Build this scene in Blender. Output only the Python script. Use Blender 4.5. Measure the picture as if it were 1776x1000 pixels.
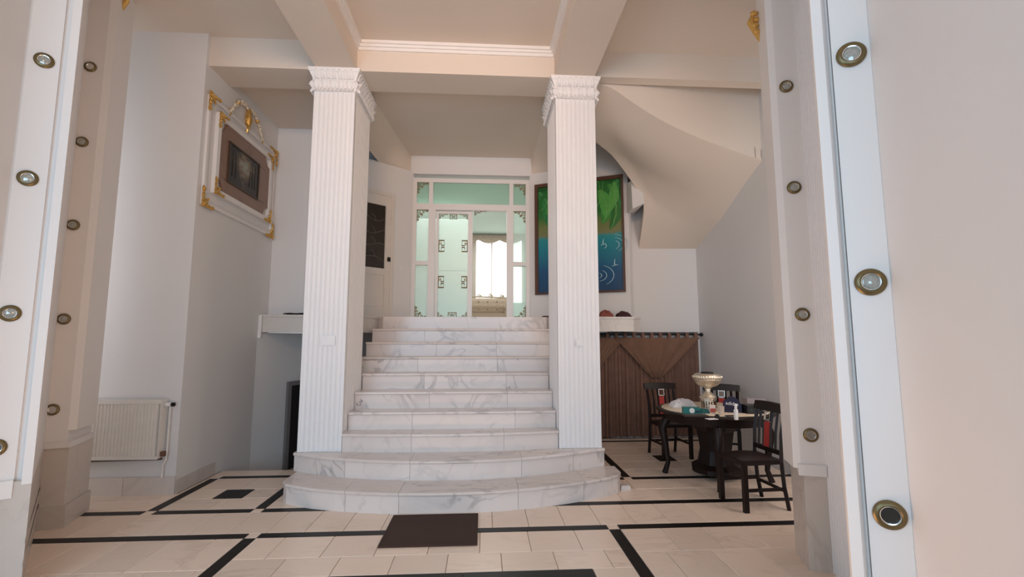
import bpy, math, random
from mathutils import Vector, Matrix
random.seed(7)
R = math.radians
for o in list(bpy.data.objects): bpy.data.objects.remove(o)
SC = bpy.context.scene
COL = SC.collection

# ------------------------------------------------------------------ camera
IW, IH, FPX = 1776., 1000., 812.
YAW, PIT, CAMZ = R(3.5), R(6.2), 1.5
CAM = Vector((0, 0, CAMZ))
FW = Vector((math.sin(YAW)*math.cos(PIT), math.cos(YAW)*math.cos(PIT), math.sin(PIT)))
RT = Vector((math.cos(YAW), -math.sin(YAW), 0))
UP = RT.cross(FW)
cd = bpy.data.cameras.new('camera'); cam = bpy.data.objects.new('camera', cd); COL.objects.link(cam)
cd.sensor_width = 36; cd.lens = FPX/IW*36; cd.clip_start = .05
m = Matrix((RT, UP, -FW)).transposed().to_4x4(); m.translation = CAM
cam.matrix_world = m
SC.camera = cam

# ------------------------------------------------------------------ light
w = bpy.data.worlds.new('world'); SC.world = w; w.use_nodes = True
bg = w.node_tree.nodes['Background']; bg.inputs[0].default_value = (.84, .92, 1, 1); bg.inputs[1].default_value = .58
def area(name, loc, target, sx, sy, power, col, spread=180):
    l = bpy.data.lights.new(name, 'AREA'); l.shape = 'RECTANGLE'; l.size = sx; l.size_y = sy
    l.energy = power; l.color = col; l.spread = R(spread)
    o = bpy.data.objects.new(name, l); COL.objects.link(o); o.location = loc
    o.rotation_euler = (Vector(target)-Vector(loc)).to_track_quat('-Z', 'Y').to_euler()
    return o
area('entrance_daylight', (-.3, -6, 2.1), (-.2, 5, 2.2), 6.4, 2.8, 330, (.50, .76, 1))
area('side_window_daylight', (-2.6, -.6, 2.3), (1.6, 3.2, 2.2), 1.6, 2.2, 52, (.46, .74, 1))
area('side_warm_fill', (1.3, -.6, 2.7), (-3.2, 3.4, 2.9), 1.0, 1.4, 13, (1, .62, .36))  # warm fill lamp added on the right to lift the left pilasters
area('sunny_floor_bounce', (-.4, 2.1, .02), (-.4, 2.5, 5), 2.2, 1.0, 46, (1, .60, .36))
area('upper_warm_fill', (-.35, -1.2, 4.15), (-.3, 5, 4.3), 1.8, .5, 22, (1, .60, .34), 64)  # fill lamp added high up to warm the coffer and beam faces
area('right_bay_fill', (3.0, 3.45, 2.2), (2.9, 6, 1.5), .8, 2.4, 30, (1, .88, .80))  # unseen fill lamp added behind the right pier to brighten the dining bay
area('left_bay_fill', (-4.5, 3.5, 2.4), (-3.2, 5.6, 2.3), 1.2, 2.4, 25, (.96, .95, 1))  # added fill for the radiator wall, hidden by the left piers; no window there
area('salon_fill', (-.3, 10.6, 4.35), (-.3, 10.6, 0), 3.0, 3.4, 105, (1, 1, .98))  # unseen overhead lamp added to brighten the salon; no fixture is built
SC.view_settings.view_transform = 'Standard'; SC.view_settings.look = 'None'
SC.view_settings.gamma = 1; SC.view_settings.use_curve_mapping = False
SC.view_settings.exposure = -0.1

# ------------------------------------------------------------------ pixel helpers
def ray(x, y): return FW + RT*((x-888)/FPX) - UP*((y-500)/FPX)
def atz(x, y, z): d = ray(x, y); return CAM + d*((z-CAMZ)/d.z)
def aty(x, y, Y): d = ray(x, y); return CAM + d*(Y/d.y)
def atx(x, y, X): d = ray(x, y); return CAM + d*(X/d.x)
def plan(x, Y, y=450): p = aty(x, y, Y); return (p.x, p.y)

# ------------------------------------------------------------------ materials
MATS = {}
def mat(name, col, rough=.6, metal=0, var=0, noise=0, nscale=6, bump=0, bscale=40, spec=.5, emit=None, trans=0, coat=0):
    if name in MATS: return MATS[name]
    M = bpy.data.materials.new(name); M.use_nodes = True
    nt = M.node_tree; N = nt.nodes; L = nt.links; b = N['Principled BSDF']
    b.inputs['Roughness'].default_value = rough; b.inputs['Metallic'].default_value = metal
    b.inputs['Specular IOR Level'].default_value = spec
    b.inputs['Coat Weight'].default_value = coat
    b.inputs['Base Color'].default_value = (*col, 1)
    cur = None
    geo = N.new('ShaderNodeNewGeometry')
    if noise:
        t = N.new('ShaderNodeTexNoise'); t.inputs['Scale'].default_value = nscale; t.inputs['Detail'].default_value = 5
        L.new(geo.outputs['Position'], t.inputs['Vector'])
        mx = N.new('ShaderNodeMix'); mx.data_type = 'RGBA'
        mx.inputs[6].default_value = (*[c*(1-noise) for c in col], 1); mx.inputs[7].default_value = (*[min(1, c*(1+noise)) for c in col], 1)
        L.new(t.outputs['Fac'], mx.inputs[0]); cur = mx.outputs[2]
    if var:
        oi = N.new('ShaderNodeObjectInfo'); h = N.new('ShaderNodeHueSaturation')
        mr = N.new('ShaderNodeMapRange'); mr.inputs[3].default_value = 1-var; mr.inputs[4].default_value = 1+var
        L.new(oi.outputs['Random'], mr.inputs[0]); L.new(mr.outputs[0], h.inputs['Value'])
        if cur: L.new(cur, h.inputs['Color'])
        else: h.inputs['Color'].default_value = (*col, 1)
        cur = h.outputs['Color']
    if cur: L.new(cur, b.inputs['Base Color'])
    if bump:
        t = N.new('ShaderNodeTexNoise'); t.inputs['Scale'].default_value = bscale; t.inputs['Detail'].default_value = 4
        L.new(geo.outputs['Position'], t.inputs['Vector'])
        bp = N.new('ShaderNodeBump'); bp.inputs['Strength'].default_value = bump; bp.inputs['Distance'].default_value = .01
        L.new(t.outputs['Fac'], bp.inputs['Height']); L.new(bp.outputs[0], b.inputs['Normal'])
    if emit:
        b.inputs['Emission Color'].default_value = (*emit[0], 1); b.inputs['Emission Strength'].default_value = emit[1]
    MATS[name] = M
    return M

def marble(name, base, vein, rough=.25, scale=1.6, amount=.55, var=.04, speck=0):
    M = bpy.data.materials.new(name); M.use_nodes = True
    nt = M.node_tree; N = nt.nodes; L = nt.links; b = N['Principled BSDF']
    geo = N.new('ShaderNodeNewGeometry'); oi = N.new('ShaderNodeObjectInfo')
    add = N.new('ShaderNodeVectorMath'); add.operation = 'MULTIPLY_ADD'
    mp = N.new('ShaderNodeMapping'); mp.inputs['Rotation'].default_value = (R(20), R(35), R(-38)); mp.inputs['Scale'].default_value = (scale, scale*2.6, scale)
    cb = N.new('ShaderNodeCombineXYZ'); mu = N.new('ShaderNodeMath'); mu.operation = 'MULTIPLY'; mu.inputs[1].default_value = 37
    L.new(oi.outputs['Random'], mu.inputs[0]); L.new(mu.outputs[0], cb.inputs[0]); L.new(mu.outputs[0], cb.inputs[2])
    add.inputs[1].default_value = (1, 1, 1); L.new(geo.outputs['Position'], add.inputs[0]); L.new(cb.outputs[0], add.inputs[2])
    L.new(add.outputs[0], mp.inputs['Vector'])
    n1 = N.new('ShaderNodeTexNoise'); n1.inputs['Scale'].default_value = 1.1; n1.inputs['Detail'].default_value = 7; n1.inputs['Distortion'].default_value = 1.4
    L.new(mp.outputs[0], n1.inputs['Vector'])
    sb = N.new('ShaderNodeMath'); sb.operation = 'SUBTRACT'; sb.inputs[1].default_value = .5; L.new(n1.outputs['Fac'], sb.inputs[0])
    ab = N.new('ShaderNodeMath'); ab.operation = 'ABSOLUTE'; L.new(sb.outputs[0], ab.inputs[0])
    cr = N.new('ShaderNodeMapRange'); cr.inputs[1].default_value = 0; cr.inputs[2].default_value = .045; cr.inputs[3].default_value = amount; cr.inputs[4].default_value = 0
    L.new(ab.outputs[0], cr.inputs[0])
    n2 = N.new('ShaderNodeTexNoise'); n2.inputs['Scale'].default_value = 1.7; n2.inputs['Detail'].default_value = 3; L.new(add.outputs[0], n2.inputs['Vector'])
    m2 = N.new('ShaderNodeMapRange'); m2.inputs[1].default_value = .46; m2.inputs[2].default_value = .70; m2.inputs[3].default_value = .12; m2.inputs[4].default_value = 1
    L.new(n2.outputs['Fac'], m2.inputs[0])
    ml = N.new('ShaderNodeMath'); ml.operation = 'MULTIPLY'; L.new(cr.outputs[0], ml.inputs[0]); L.new(m2.outputs[0], ml.inputs[1])
    fac = ml.outputs[0]
    if speck:   # dense grey blotches
        n3 = N.new('ShaderNodeTexNoise'); n3.inputs['Scale'].default_value = 2.3; n3.inputs['Detail'].default_value = 8; n3.inputs['Roughness'].default_value = .7
        L.new(mp.outputs[0], n3.inputs['Vector'])
        m3 = N.new('ShaderNodeMapRange'); m3.inputs[1].default_value = .645; m3.inputs[2].default_value = .70; m3.inputs[3].default_value = 0; m3.inputs[4].default_value = speck
        L.new(n3.outputs['Fac'], m3.inputs[0])
        mxm = N.new('ShaderNodeMath'); mxm.operation = 'MAXIMUM'; L.new(fac, mxm.inputs[0]); L.new(m3.outputs[0], mxm.inputs[1]); fac = mxm.outputs[0]
    mx = N.new('ShaderNodeMix'); mx.data_type = 'RGBA'; mx.inputs[6].default_value = (*base, 1); mx.inputs[7].default_value = (*vein, 1)
    L.new(fac, mx.inputs[0])
    h = N.new('ShaderNodeHueSaturation'); mr = N.new('ShaderNodeMapRange'); mr.inputs[3].default_value = 1-var; mr.inputs[4].default_value = 1+var
    L.new(oi.outputs['Random'], mr.inputs[0]); L.new(mr.outputs[0], h.inputs['Value']); L.new(mx.outputs[2], h.inputs['Color'])
    L.new(h.outputs[0], b.inputs['Base Color']); b.inputs['Roughness'].default_value = rough
    MATS[name] = M
    return M

def glass(name, tint, milky, fac):
    M = bpy.data.materials.new(name); M.use_nodes = True
    nt = M.node_tree; N = nt.nodes; L = nt.links; N.remove(N['Principled BSDF']); out = N['Material Output']
    tr = N.new('ShaderNodeBsdfTransparent'); tr.inputs[0].default_value = (*tint, 1)
    df = N.new('ShaderNodeBsdfDiffuse'); df.inputs[0].default_value = (*milky, 1)
    tl = N.new('ShaderNodeBsdfTranslucent'); tl.inputs[0].default_value = (*milky, 1)
    gl = N.new('ShaderNodeBsdfGlossy'); gl.inputs['Roughness'].default_value = .3
    a = N.new('ShaderNodeMixShader'); a.inputs[0].default_value = .6; L.new(df.outputs[0], a.inputs[1]); L.new(tl.outputs[0], a.inputs[2])
    bx = N.new('ShaderNodeMixShader'); bx.inputs[0].default_value = fac; L.new(tr.outputs[0], bx.inputs[1]); L.new(a.outputs[0], bx.inputs[2])
    c = N.new('ShaderNodeMixShader'); c.inputs[0].default_value = .025; L.new(bx.outputs[0], c.inputs[1]); L.new(gl.outputs[0], c.inputs[2])
    L.new(c.outputs[0], out.inputs[0]); MATS[name] = M
    return M

PLASTER = mat('wall_plaster', (.76, .735, .72), .75, noise=.03, nscale=1.3, bump=.05, bscale=60)
CEILP = mat('ceiling_paint', (.74, .64, .55), .8, noise=.02, nscale=1.5)
TRIM = mat('white_trim_paint', (.84, .80, .77), .5, noise=.02, nscale=3)
COLP = mat('column_white_paint', (.85, .825, .815), .5, noise=.03, nscale=2.5)
MINT = mat('mint_wall_paint', (.56, .69, .61), .7, noise=.03)
STEP = marble('stair_marble', (.77, .68, .63), (.22, .20, .20), .25, 1.5, .60, .06, .9)
SLAB = marble('shelf_marble', (.70, .65, .60), (.36, .34, .33), .25, 1.6, .45, .04, .2)
PLINTH = marble('plinth_marble', (.66, .59, .53), (.40, .33, .28), .3, 1.5, .5, .06, .1)
TILE = marble('floor_tile_marble', (.93, .74, .60), (.52, .38, .28), .28, 1.1, .35, .07)
BLACK = mat('black_stone', (.010, .008, .007), .38, noise=.3, nscale=12, spec=.18)
GROUT = mat('floor_grout', (.34, .26, .21), .8, noise=.15)
BASEM = marble('baseboard_marble', (.68, .60, .55), (.45, .38, .33), .35, 1.3, .3, .08)
GOLD = mat('gilded_plaster', (.72, .44, .13), .35, metal=.75, noise=.2, nscale=30)
GOLDW = mat('cream_gilt', (.80, .70, .55), .45, metal=.15, noise=.2, nscale=40)
BRASS = mat('aged_brass', (.20, .155, .075), .35, metal=.8, noise=.2, nscale=60)
LENS = mat('spot_lens_glass', (.42, .42, .38), .12, metal=.3, noise=.4, nscale=120)
DARKHOLE = mat('empty_socket_dark', (.006, .005, .005), .5)
WOOD = mat('dark_stained_wood', (.012, .005, .004), .42, noise=.35, nscale=18, spec=.3)
CREAM = mat('cream_table_inlay', (.80, .66, .50), .25, noise=.08, nscale=25)
REDV = mat('red_upholstery', (.42, .035, .028), .7, noise=.15, nscale=80)
CHROME = mat('chrome', (.75, .72, .68), .18, metal=1)
SILVER = mat('engraved_silver', (.82, .74, .62), .22, metal=1, bump=.6, bscale=90)
BROWNMAT = mat('brown_mat_fibre', (.060, .030, .021), .95, noise=.2, nscale=120, bump=.4, bscale=300)
RADP = mat('radiator_enamel', (.78, .73, .67), .4, noise=.02)
DARKMET = mat('dark_metal', (.02, .018, .018), .4, metal=.6)
WHITEPL = mat('white_plastic', (.80, .78, .76), .4)

# ------------------------------------------------------------------ mesh builder
class MB:
    def __init__(s): s.v = []; s.f = []
    def add(s, vs, fs):
        n = len(s.v); s.v += [tuple(v) for v in vs]; s.f += [tuple(i+n for i in f) for f in fs]; return s
    def box(s, x0, x1, y0, y1, z0, z1):
        return s.prism([(x0, y0), (x1, y0), (x1, y1), (x0, y1)], z0, z1)
    def hexa(s, p):   # 4 bottom + 4 top
        return s.add(p, [(3, 2, 1, 0), (4, 5, 6, 7), (0, 1, 5, 4), (1, 2, 6, 5), (2, 3, 7, 6), (3, 0, 4, 7)])
    def prism(s, poly, z0, z1, top=None):
        n = len(poly); a = sum(poly[i][0]*poly[(i+1) % n][1]-poly[(i+1) % n][0]*poly[i][1] for i in range(n))
        if a < 0: poly = poly[::-1]; top = top[::-1] if top else None
        t = top or poly
        vs = [(x, y, z0) for x, y in poly]+[(x, y, z1) for x, y in t]
        return s.add(vs, [tuple(range(n-1, -1, -1)), tuple(range(n, 2*n))]+[(i, (i+1) % n, (i+1) % n+n, i+n) for i in range(n)])
    def lathe(s, prof, c=(0, 0, 0), seg=24, axis=None):
        n = len(prof); vs = []
        for k in range(seg):
            a = 2*math.pi*k/seg
            for r, z in prof: vs.append(Vector((r*math.cos(a), r*math.sin(a), z)))
        if axis: q = Vector((0, 0, 1)).rotation_difference(Vector(axis)); vs = [q @ v for v in vs]
        vs = [v+Vector(c) for v in vs]
        fs = []
        for k in range(seg):
            j = (k+1) % seg
            for i in range(n-1): fs.append((k*n+i, j*n+i, j*n+i+1, k*n+i+1))
        fs.append(tuple(k*n for k in range(seg))[::-1]); fs.append(tuple(k*n+n-1 for k in range(seg)))
        return s.add(vs, fs)
    def tube(s, path, r, seg=8, flat=1):
        P = [Vector(p) for p in path]; n = len(P); vs = []
        rr = r if isinstance(r, (list, tuple)) else [r]*n
        t0 = (P[1]-P[0]).normalized(); up = Vector((0, 0, 1)) if abs(t0.z) < .9 else Vector((1, 0, 0))
        for i in range(n):
            t = (P[min(i+1, n-1)]-P[max(i-1, 0)]).normalized()
            a = t.cross(up).normalized(); b = a.cross(t).normalized(); up = b
            for k in range(seg):
                g = 2*math.pi*k/seg; vs.append(P[i]+a*math.cos(g)*rr[i]+b*math.sin(g)*rr[i]*flat)
        fs = [(i*seg+k, i*seg+(k+1) % seg, (i+1)*seg+(k+1) % seg, (i+1)*seg+k) for i in range(n-1) for k in range(seg)]
        fs += [tuple(range(seg))[::-1], tuple(range((n-1)*seg, n*seg))]
        return s.add(vs, fs)
    def ell(s, c, r, seg=10, rings=6, rot=None):
        vs = []
        for i in range(rings+1):
            a = math.pi*i/rings
            for k in range(seg):
                b = 2*math.pi*k/seg; v = Vector((r[0]*math.sin(a)*math.cos(b), r[1]*math.sin(a)*math.sin(b), r[2]*math.cos(a)))
                if rot: v = rot @ v
                vs.append(v+Vector(c))
        fs = [(i*seg+k, (i+1)*seg+k, (i+1)*seg+(k+1) % seg, i*seg+(k+1) % seg) for i in range(rings) for k in range(seg)]
        return s.add(vs, fs)
    def grid(s, rows):
        nr, nc = len(rows), len(rows[0])
        return s.add([p for r_ in rows for p in r_], [(i*nc+j, i*nc+j+1, (i+1)*nc+j+1, (i+1)*nc+j) for i in range(nr-1) for j in range(nc-1)])
    def slab(s, rows, off):   # closed thick sheet; off = offset vector
        nr, nc = len(rows), len(rows[0]); off = Vector(off)
        n = nr*nc; A = [Vector(p) for r_ in rows for p in r_]; Bv = [p+off for p in A]
        F = [(i*nc+j, i*nc+j+1, (i+1)*nc+j+1, (i+1)*nc+j) for i in range(nr-1) for j in range(nc-1)]
        G = [tuple(n+k for k in f[::-1]) for f in F]
        E = []
        loop = [j for j in range(nc)]+[i*nc+nc-1 for i in range(1, nr)]+[(nr-1)*nc+j for j in range(nc-2, -1, -1)]+[i*nc for i in range(nr-2, 0, -1)]
        for k in range(len(loop)):
            a, b = loop[k], loop[(k+1) % len(loop)]; E.append((b, a, a+n, b+n))
        return s.add(A+Bv, F+G+E)
    def xf(s, M):
        s.v = [tuple(M @ Vector(v)) for v in s.v]; return s
    def mesh(s, name, mt, smooth=False):
        me = bpy.data.meshes.new(name); me.from_pydata(s.v, [], s.f); me.update()
        if mt: me.materials.append(mt)
        if smooth:
            me.polygons.foreach_set('use_smooth', [True]*len(me.polygons))
            try: me.set_sharp_from_angle(angle=R(40))
            except Exception: pass
        return me
    def build(s, name, mt, parent=None, smooth=False, recenter=True):
        c = Vector((0, 0, 0))
        if recenter and s.v:
            xs, ys, zs = zip(*s.v); c = Vector(((min(xs)+max(xs))/2, (min(ys)+max(ys))/2, min(zs)))
            s.v = [(x-c.x, y-c.y, z-c.z) for x, y, z in s.v]
        o = bpy.data.objects.new(name, s.mesh(name, mt, smooth)); COL.objects.link(o)
        pl = world_loc(parent) if parent else Vector((0, 0, 0))
        o.location = c-pl; o.parent = parent
        return o
def world_loc(o):
    v = Vector((0, 0, 0))
    while o: v += o.location; o = o.parent
    return v
def tag(o, label, cat, group=None):
    o['label'] = label; o['category'] = cat
    if group: o['group'] = group
    return o
def struct(o, label=None, cat=None):
    o['kind'] = 'structure'
    if label: o['label'] = label; o['category'] = cat
    return o
def thing(name, loc, label, cat, group=None):
    e = bpy.data.objects.new(name, None); COL.objects.link(e); e.location = loc; e.empty_display_size = .1
    return tag(e, label, cat, group)
def inst(name, me, parent, M):
    o = bpy.data.objects.new(name, me); COL.objects.link(o)
    o.parent = parent
    o.matrix_local = Matrix.Translation(-world_loc(parent)) @ M if parent else M
    return o
def copy_tree(o, parent=None):
    c = o.copy(); COL.objects.link(c); c.parent = parent
    for ch in list(o.children): copy_tree(ch, c)
    return c

class Wall:      # vertical plane through plan points p0 -> p1, normal towards the camera
    def __init__(s, p0, p1):
        s.o = Vector((p0[0], p0[1], 0)); d = Vector((p1[0]-p0[0], p1[1]-p0[1], 0)); s.len = d.length; s.u = d/d.length
        n = Vector((s.u.y, -s.u.x, 0)); s.n = n if n.dot(-s.o) > 0 else -n
    def hit(s, px, py, d=0):
        r_ = ray(px, py); o = s.o+s.n*d; t = (o-CAM).dot(s.n)/r_.dot(s.n); p = CAM+r_*t
        return (p-s.o).dot(s.u), p.z
    def pt(s, a, z, d=0): return s.o+s.u*a+s.n*d+Vector((0, 0, z))
    def box(s, mb, a0, a1, z0, z1, d0, d1):
        P = [s.pt(a0, z0, d0), s.pt(a1, z0, d0), s.pt(a1, z0, d1), s.pt(a0, z0, d1)]
        fl = s.u.cross(s.n).z < 0
        if fl: P = P[::-1]
        return mb.hexa([*P, *[p+Vector((0, 0, z1-z0)) for p in P]])
    def frame(s, a, z, d=0):   # matrix: local x along wall, local z up, local -y out of wall
        x = s.u; z_ = Vector((0, 0, 1)); y = -s.n
        M = Matrix((x, y, z_)).transposed().to_4x4(); M.translation = s.pt(a, z, d); return M

RIS = .183
ZL = 1.83          # landing height
ZB, ZC = 4.46, 4.80
YB = 7.65          # landing back wall
XL, XR = -3.0, 3.44

# ------------------------------------------------------------------ floor
fb = MB(); fb.box(-5, 4.2, -4, 5.76, -.12, -.006); fb.box(.9, 4.2, 5.76, 7.6, -.12, -.006)
floor = struct(fb.build('floor', GROUT), 'cream marble tile floor with black inlay bands', 'floor')
_tm = {}
def tile(x0, x1, y0, y1, mt, name='tile', g=.004, top=0):
    x0 += g/2; x1 -= g/2; y0 += g/2; y1 -= g/2
    if x1-x0 < .02 or y1-y0 < .02: return
    k = (round(x1-x0, 3), round(y1-y0, 3), mt.name)
    if k not in _tm:
        a, b, c = (x1-x0)/2, (y1-y0)/2, .003
        mb = MB(); mb.prism([(-a, -b), (a, -b), (a, b), (-a, b)], -.010, -c)
        mb.add([(-a, -b, -c), (a, -b, -c), (a, b, -c), (-a, b, -c), (-a+c, -b+c, 0), (a-c, -b+c, 0), (a-c, b-c, 0), (-a+c, b-c, 0)],
               [(4, 5, 6, 7), (0, 1, 5, 4), (1, 2, 6, 5), (2, 3, 7, 6), (3, 0, 4, 7)])
        _tm[k] = mb.mesh(name, mt)
    inst(name, _tm[k], floor, Matrix.Translation(((x0+x1)/2, (y0+y1)/2, top)))
def tiles(x0, x1, ys, wd, off=0):
    for r_, (ya, yb) in enumerate(zip(ys, ys[1:])):
        x = x0-((off*(r_ % 2)) % wd)
        while x < x1-.01:
            tile(max(x, x0), min(x+wd, x1), ya, yb, TILE); x += wd
H = .045
def hband(x0, x1, y): tile(x0, x1, y-H, y+H, BLACK, 'black_band', .001)
def vband(x, y0, y1): tile(x-H, x+H, y0, y1, BLACK, 'black_band', .001)
XA, XBd, XC_, XD, XE = -2.90, -1.98, -1.76, 1.055, 1.58
Y1, Y2, Y3L, Y3R, YK = 3.90, 4.45, 5.50, 5.20, 7.04
hband(-3.7, XC_-H, Y1); hband(XC_+H, XD-H, Y1); hband(XD+H, 2.95, Y1)
for x in (XC_, XD): tile(x-H, x+H, Y1-H, Y1+H, TILE); vband(x, 1.2, Y1-H)
hband(-3.9, XA-H, Y2); hband(XA+H, XBd-H, Y2); hband(XBd+H, -1.0, Y2); hband(.7, XR, Y2)
for x in (XA, XBd): tile(x-H, x+H, Y2-H, Y2+H, TILE); vband(x, Y2+H, Y3L-H)
tile(XA-H, XA+H, Y3L-H, Y3L+H, TILE); tile(XBd-H, XBd+H, Y3L-H, Y3L+H, TILE)
hband(XA+H, XBd-H, Y3L); hband(XBd+H, -1.6, Y3L)
vband(XE, Y3R+H, YK-H); tile(XE-H, XE+H, Y3R-H, Y3R+H, TILE); hband(XE+H, XR, Y3R); hband(1.2, XE-H, Y3R); hband(XE-H, XR, YK)
tiles(-3.9, XC_-H, [1.2, 1.9, 2.4, 2.88, 3.36, Y1-H], .315, .16)
# centre panel around the black granite inlay
tiles(XC_+H, XD-H, [3.23, 3.50, Y1-H], .37, .15)
tiles(XC_+H, -.97, [1.2, 1.9, 2.55, 3.23], .37); tiles(.73, XD-H, [1.2, 1.9, 2.55, 3.23], .33)
for x0, x1 in ((-.97, -.12), (-.12, .73)):
    tile(x0, x1, 2.3, 3.23, BLACK, 'black_granite_slab', .002); tile(x0, x1, 1.2, 2.3, BLACK, 'black_granite_slab', .002)
tiles(XD+H, 2.95, [1.2, 1.9, 2.5, 2.98, 3.45, Y1-H], .33, .12)
tiles(-3.75, 2.95, [Y1+H, Y2-H], .295)
tiles(-4.3, XA-H, [Y2+H, 4.76, 4.97], .36, .2)
bx0, bx1, by0, by1 = -2.56, -2.285, 4.79, 5.065
tiles(XA+H, XBd-H, [Y2+H, by0], .42); tiles(XA+H, XBd-H, [by1, Y3L-H], .42, .2)
tile(XA+H, bx0, by0, by1, TILE); tile(bx1, XBd-H, by0, by1, TILE); tile(bx0, bx1, by0, by1, BLACK, 'black_square', .002)
tiles(XBd+H, -1.5, [Y2+H, 4.9, Y3L-H], .45)
tiles(-2.98, XA-H, [4.97, Y3L+H], .2)
tiles(-2.98, -1.5, [Y3L+H, 5.76], .7)
tiles(.9, XR, [Y2+H, 4.83, Y3R-H], .42, .2)
rx0, rx1, ry0, ry1 = 2.20, 2.43, 5.88, 6.18
tiles(XE+H, rx0, [Y3R+H, 5.55, ry0, ry1, 6.6, YK-H], .6); tiles(rx1, XR, [Y3R+H, 5.55, ry0, ry1, 6.6, YK-H], .5)
tiles(rx0, rx1, [Y3R+H, 5.55, ry0], .3); tiles(rx0, rx1, [ry1, 6.6, YK-H], .3); tile(rx0, rx1, ry0, ry1, BLACK, 'black_square', .002)
tiles(1.2, XE-H, [Y3R+H, 5.8, 6.4, YK-H], .4); tiles(1.2, XR, [YK+H, 7.4], .5)
# sunken floor of the recess on the left
mb = MB(); mb.box(-3.0, -1.2, 5.76, 7.9, -.45, -.36); mb.box(-3.0, -1.4, 5.70, 5.758, -.36, -.012)
struct(mb.build('floor', BASEM), 'sunken recess floor under the left shelf', 'floor')

# ------------------------------------------------------------------ walls
T = .2
# radiator wall + painting wall (one L) down into the recess
mb = MB(); mb.prism([(-5, 4.95), (XL, 4.95), (XL, 6.45), (-2.72, 7.45), (-2.72, 8.1), (-5, 8.1)], -.4, 1.59); mb.prism([(-5, 4.95), (XL, 4.95), (XL, 6.76), (-5, 6.76)], 1.59, ZC)
wl = struct(mb.build('wall_left', PLASTER), 'off-white plaster wall carrying the radiator and the gilt-cornered painting', 'wall')
# upper wall over the left shelf and angled wall with the side door
AL0, AL1 = (-1.19, YB), (-2.12, 6.83)
mb = MB(); ZS = aty(815, 300, YB).z; mb.prism([(-3.02, 6.735), (-2.2, 6.735), AL1, AL0, (-1.19, YB+.2), (-1.5, YB+.25), (-3.02, 7.6)], ZL, ZS+.005); mb.prism([(-3.02, 6.735), (-2.2, 6.735), (-1.95, 7.3), (-1.45, YB+.2), (-1.45, YB+.3), (-3.02, 7.6)], ZS+.005, 4.6)
struct(mb.build('wall_landing_left', PLASTER), 'angled white wall with the half-glazed side door', 'wall')
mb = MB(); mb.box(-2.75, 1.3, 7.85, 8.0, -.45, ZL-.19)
struct(mb.build('wall_under_landing', mat('recess_shade_tone', (.25, .2, .18), .8)), 'wall closing the space under the landing', 'wall')  # shade of the recess is put into this wall's colour
AR0, AR1 = (.775, YB), (2.24, 6.98)
AM = (1.30, YB+(1.30-AR0[0])/(AR1[0]-AR0[0])*(AR1[1]-YB)); mb = MB(); mb.prism([AR0, AM, (1.3, YB+.3), (.775, YB+.3)], 1.64, ZS+.005); mb.prism([AM, AR1, (2.30, 7.06), (2.30, 7.40), (1.3, YB+.3)], 1.64, 5.0)
struct(mb.build('wall_landing_right', PLASTER), 'angled white wall behind the jungle picture', 'wall')
mb = MB(); mb.box(2.0, XR, 7.30, 7.5, -.05, 5.0)
struct(mb.build('wall_back', PLASTER), 'white wall above the brown curtain', 'wall')
mb = MB(); mb.box(.9, XR, 7.38, 7.5, -.05, 1.6); struct(mb.build('wall_back', mat('recess_shade_tone', (.25, .2, .18), .8)), 'wall behind the brown curtain', 'wall')
mb = MB(); mb.box(XR, XR+.2, 3.0, 7.5, -.05, 5.0)
struct(mb.build('wall_right', PLASTER), 'plain off-white wall beside the dining table', 'wall')
# header over the glazed partition
PX = lambda px: aty(px, 430, YB).x
PZ = lambda py: aty(815, py, YB).z
FX0, FX1, FZ1 = PX(714.5), PX(919), PZ(309)
mb = MB(); mb.box(-1.22, .80, YB, YB+.25, PZ(303), 4.7); mb.box(-1.3, FX0, YB+.02, YB+.25, ZL, PZ(303)); mb.box(FX1, .9, YB+.02, YB+.25, ZL, PZ(303))
struct(mb.build('wall_header', PLASTER), 'plaster header above the glazed partition', 'wall')

# ------------------------------------------------------------------ ceilings and beams
mb = MB(); mb.box(-5, 4.2, -1.2, 5.06, ZC, ZC+.15)
struct(mb.build('ceiling', CEILP), 'cream painted ceiling with crossing beams', 'ceiling')
mb = MB(); mb.box(-5, 1.0, 5.06, 8.0, 4.56, ZC+.15); mb.box(1.0, 4.2, 5.06, 8.0, 5.0, 5.15)
struct(mb.build('ceiling', CEILP), 'lower grey-shaded ceiling over the landing', 'ceiling')
CX0, CX1, CX2, CX3 = -1.87, -1.43, .80, 1.25       # columns
def beam(poly, z0, z1, lab): struct(MB().prism(poly, z0, z1).build('trim_1', CEILP), lab, 'beam')
beam([(XL, 5.0), (CX0, 5.0), (CX0, 5.43), (XL, 5.43)], ZB, 4.82, 'cross beam left of the columns')
beam([(CX0, 5.0), (CX3, 5.0), (CX3, 5.43), (CX0, 5.43)], ZB, 4.82, 'cross beam spanning the two columns')
beam([(CX3, 5.0), (XR, 5.0), (XR, 5.14), (CX3, 5.14)], ZB+.03, 5.02, 'cross beam right of the columns')
beam([(-1.85, -1.2), (-1.42, -1.2), (-1.42, 5.0), (-1.85, 5.0)], ZB, 4.82, 'long ceiling beam running to the left column')
beam([(.79, -1.2), (1.24, -1.2), (1.24, 5.0), (.79, 5.0)], ZB, 4.82, 'long ceiling beam running to the right column')
# crown moulding round the centre coffer
mb = MB()
for k, (d, z) in enumerate(((.055, 4.765), (.035, 4.735), (.018, 4.70))):
    for (a, b, c, e) in ((-1.42, .79, 5.0-d, 5.0), (-1.42, -1.42+d, -1.2, 5.0-d), (.79-d, .79, -1.2, 5.0-d)):
        mb.box(a, b, c, e, z, z+.037)
struct(mb.build('trim_2', TRIM), 'stepped crown moulding round the centre coffer', 'moulding')
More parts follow.
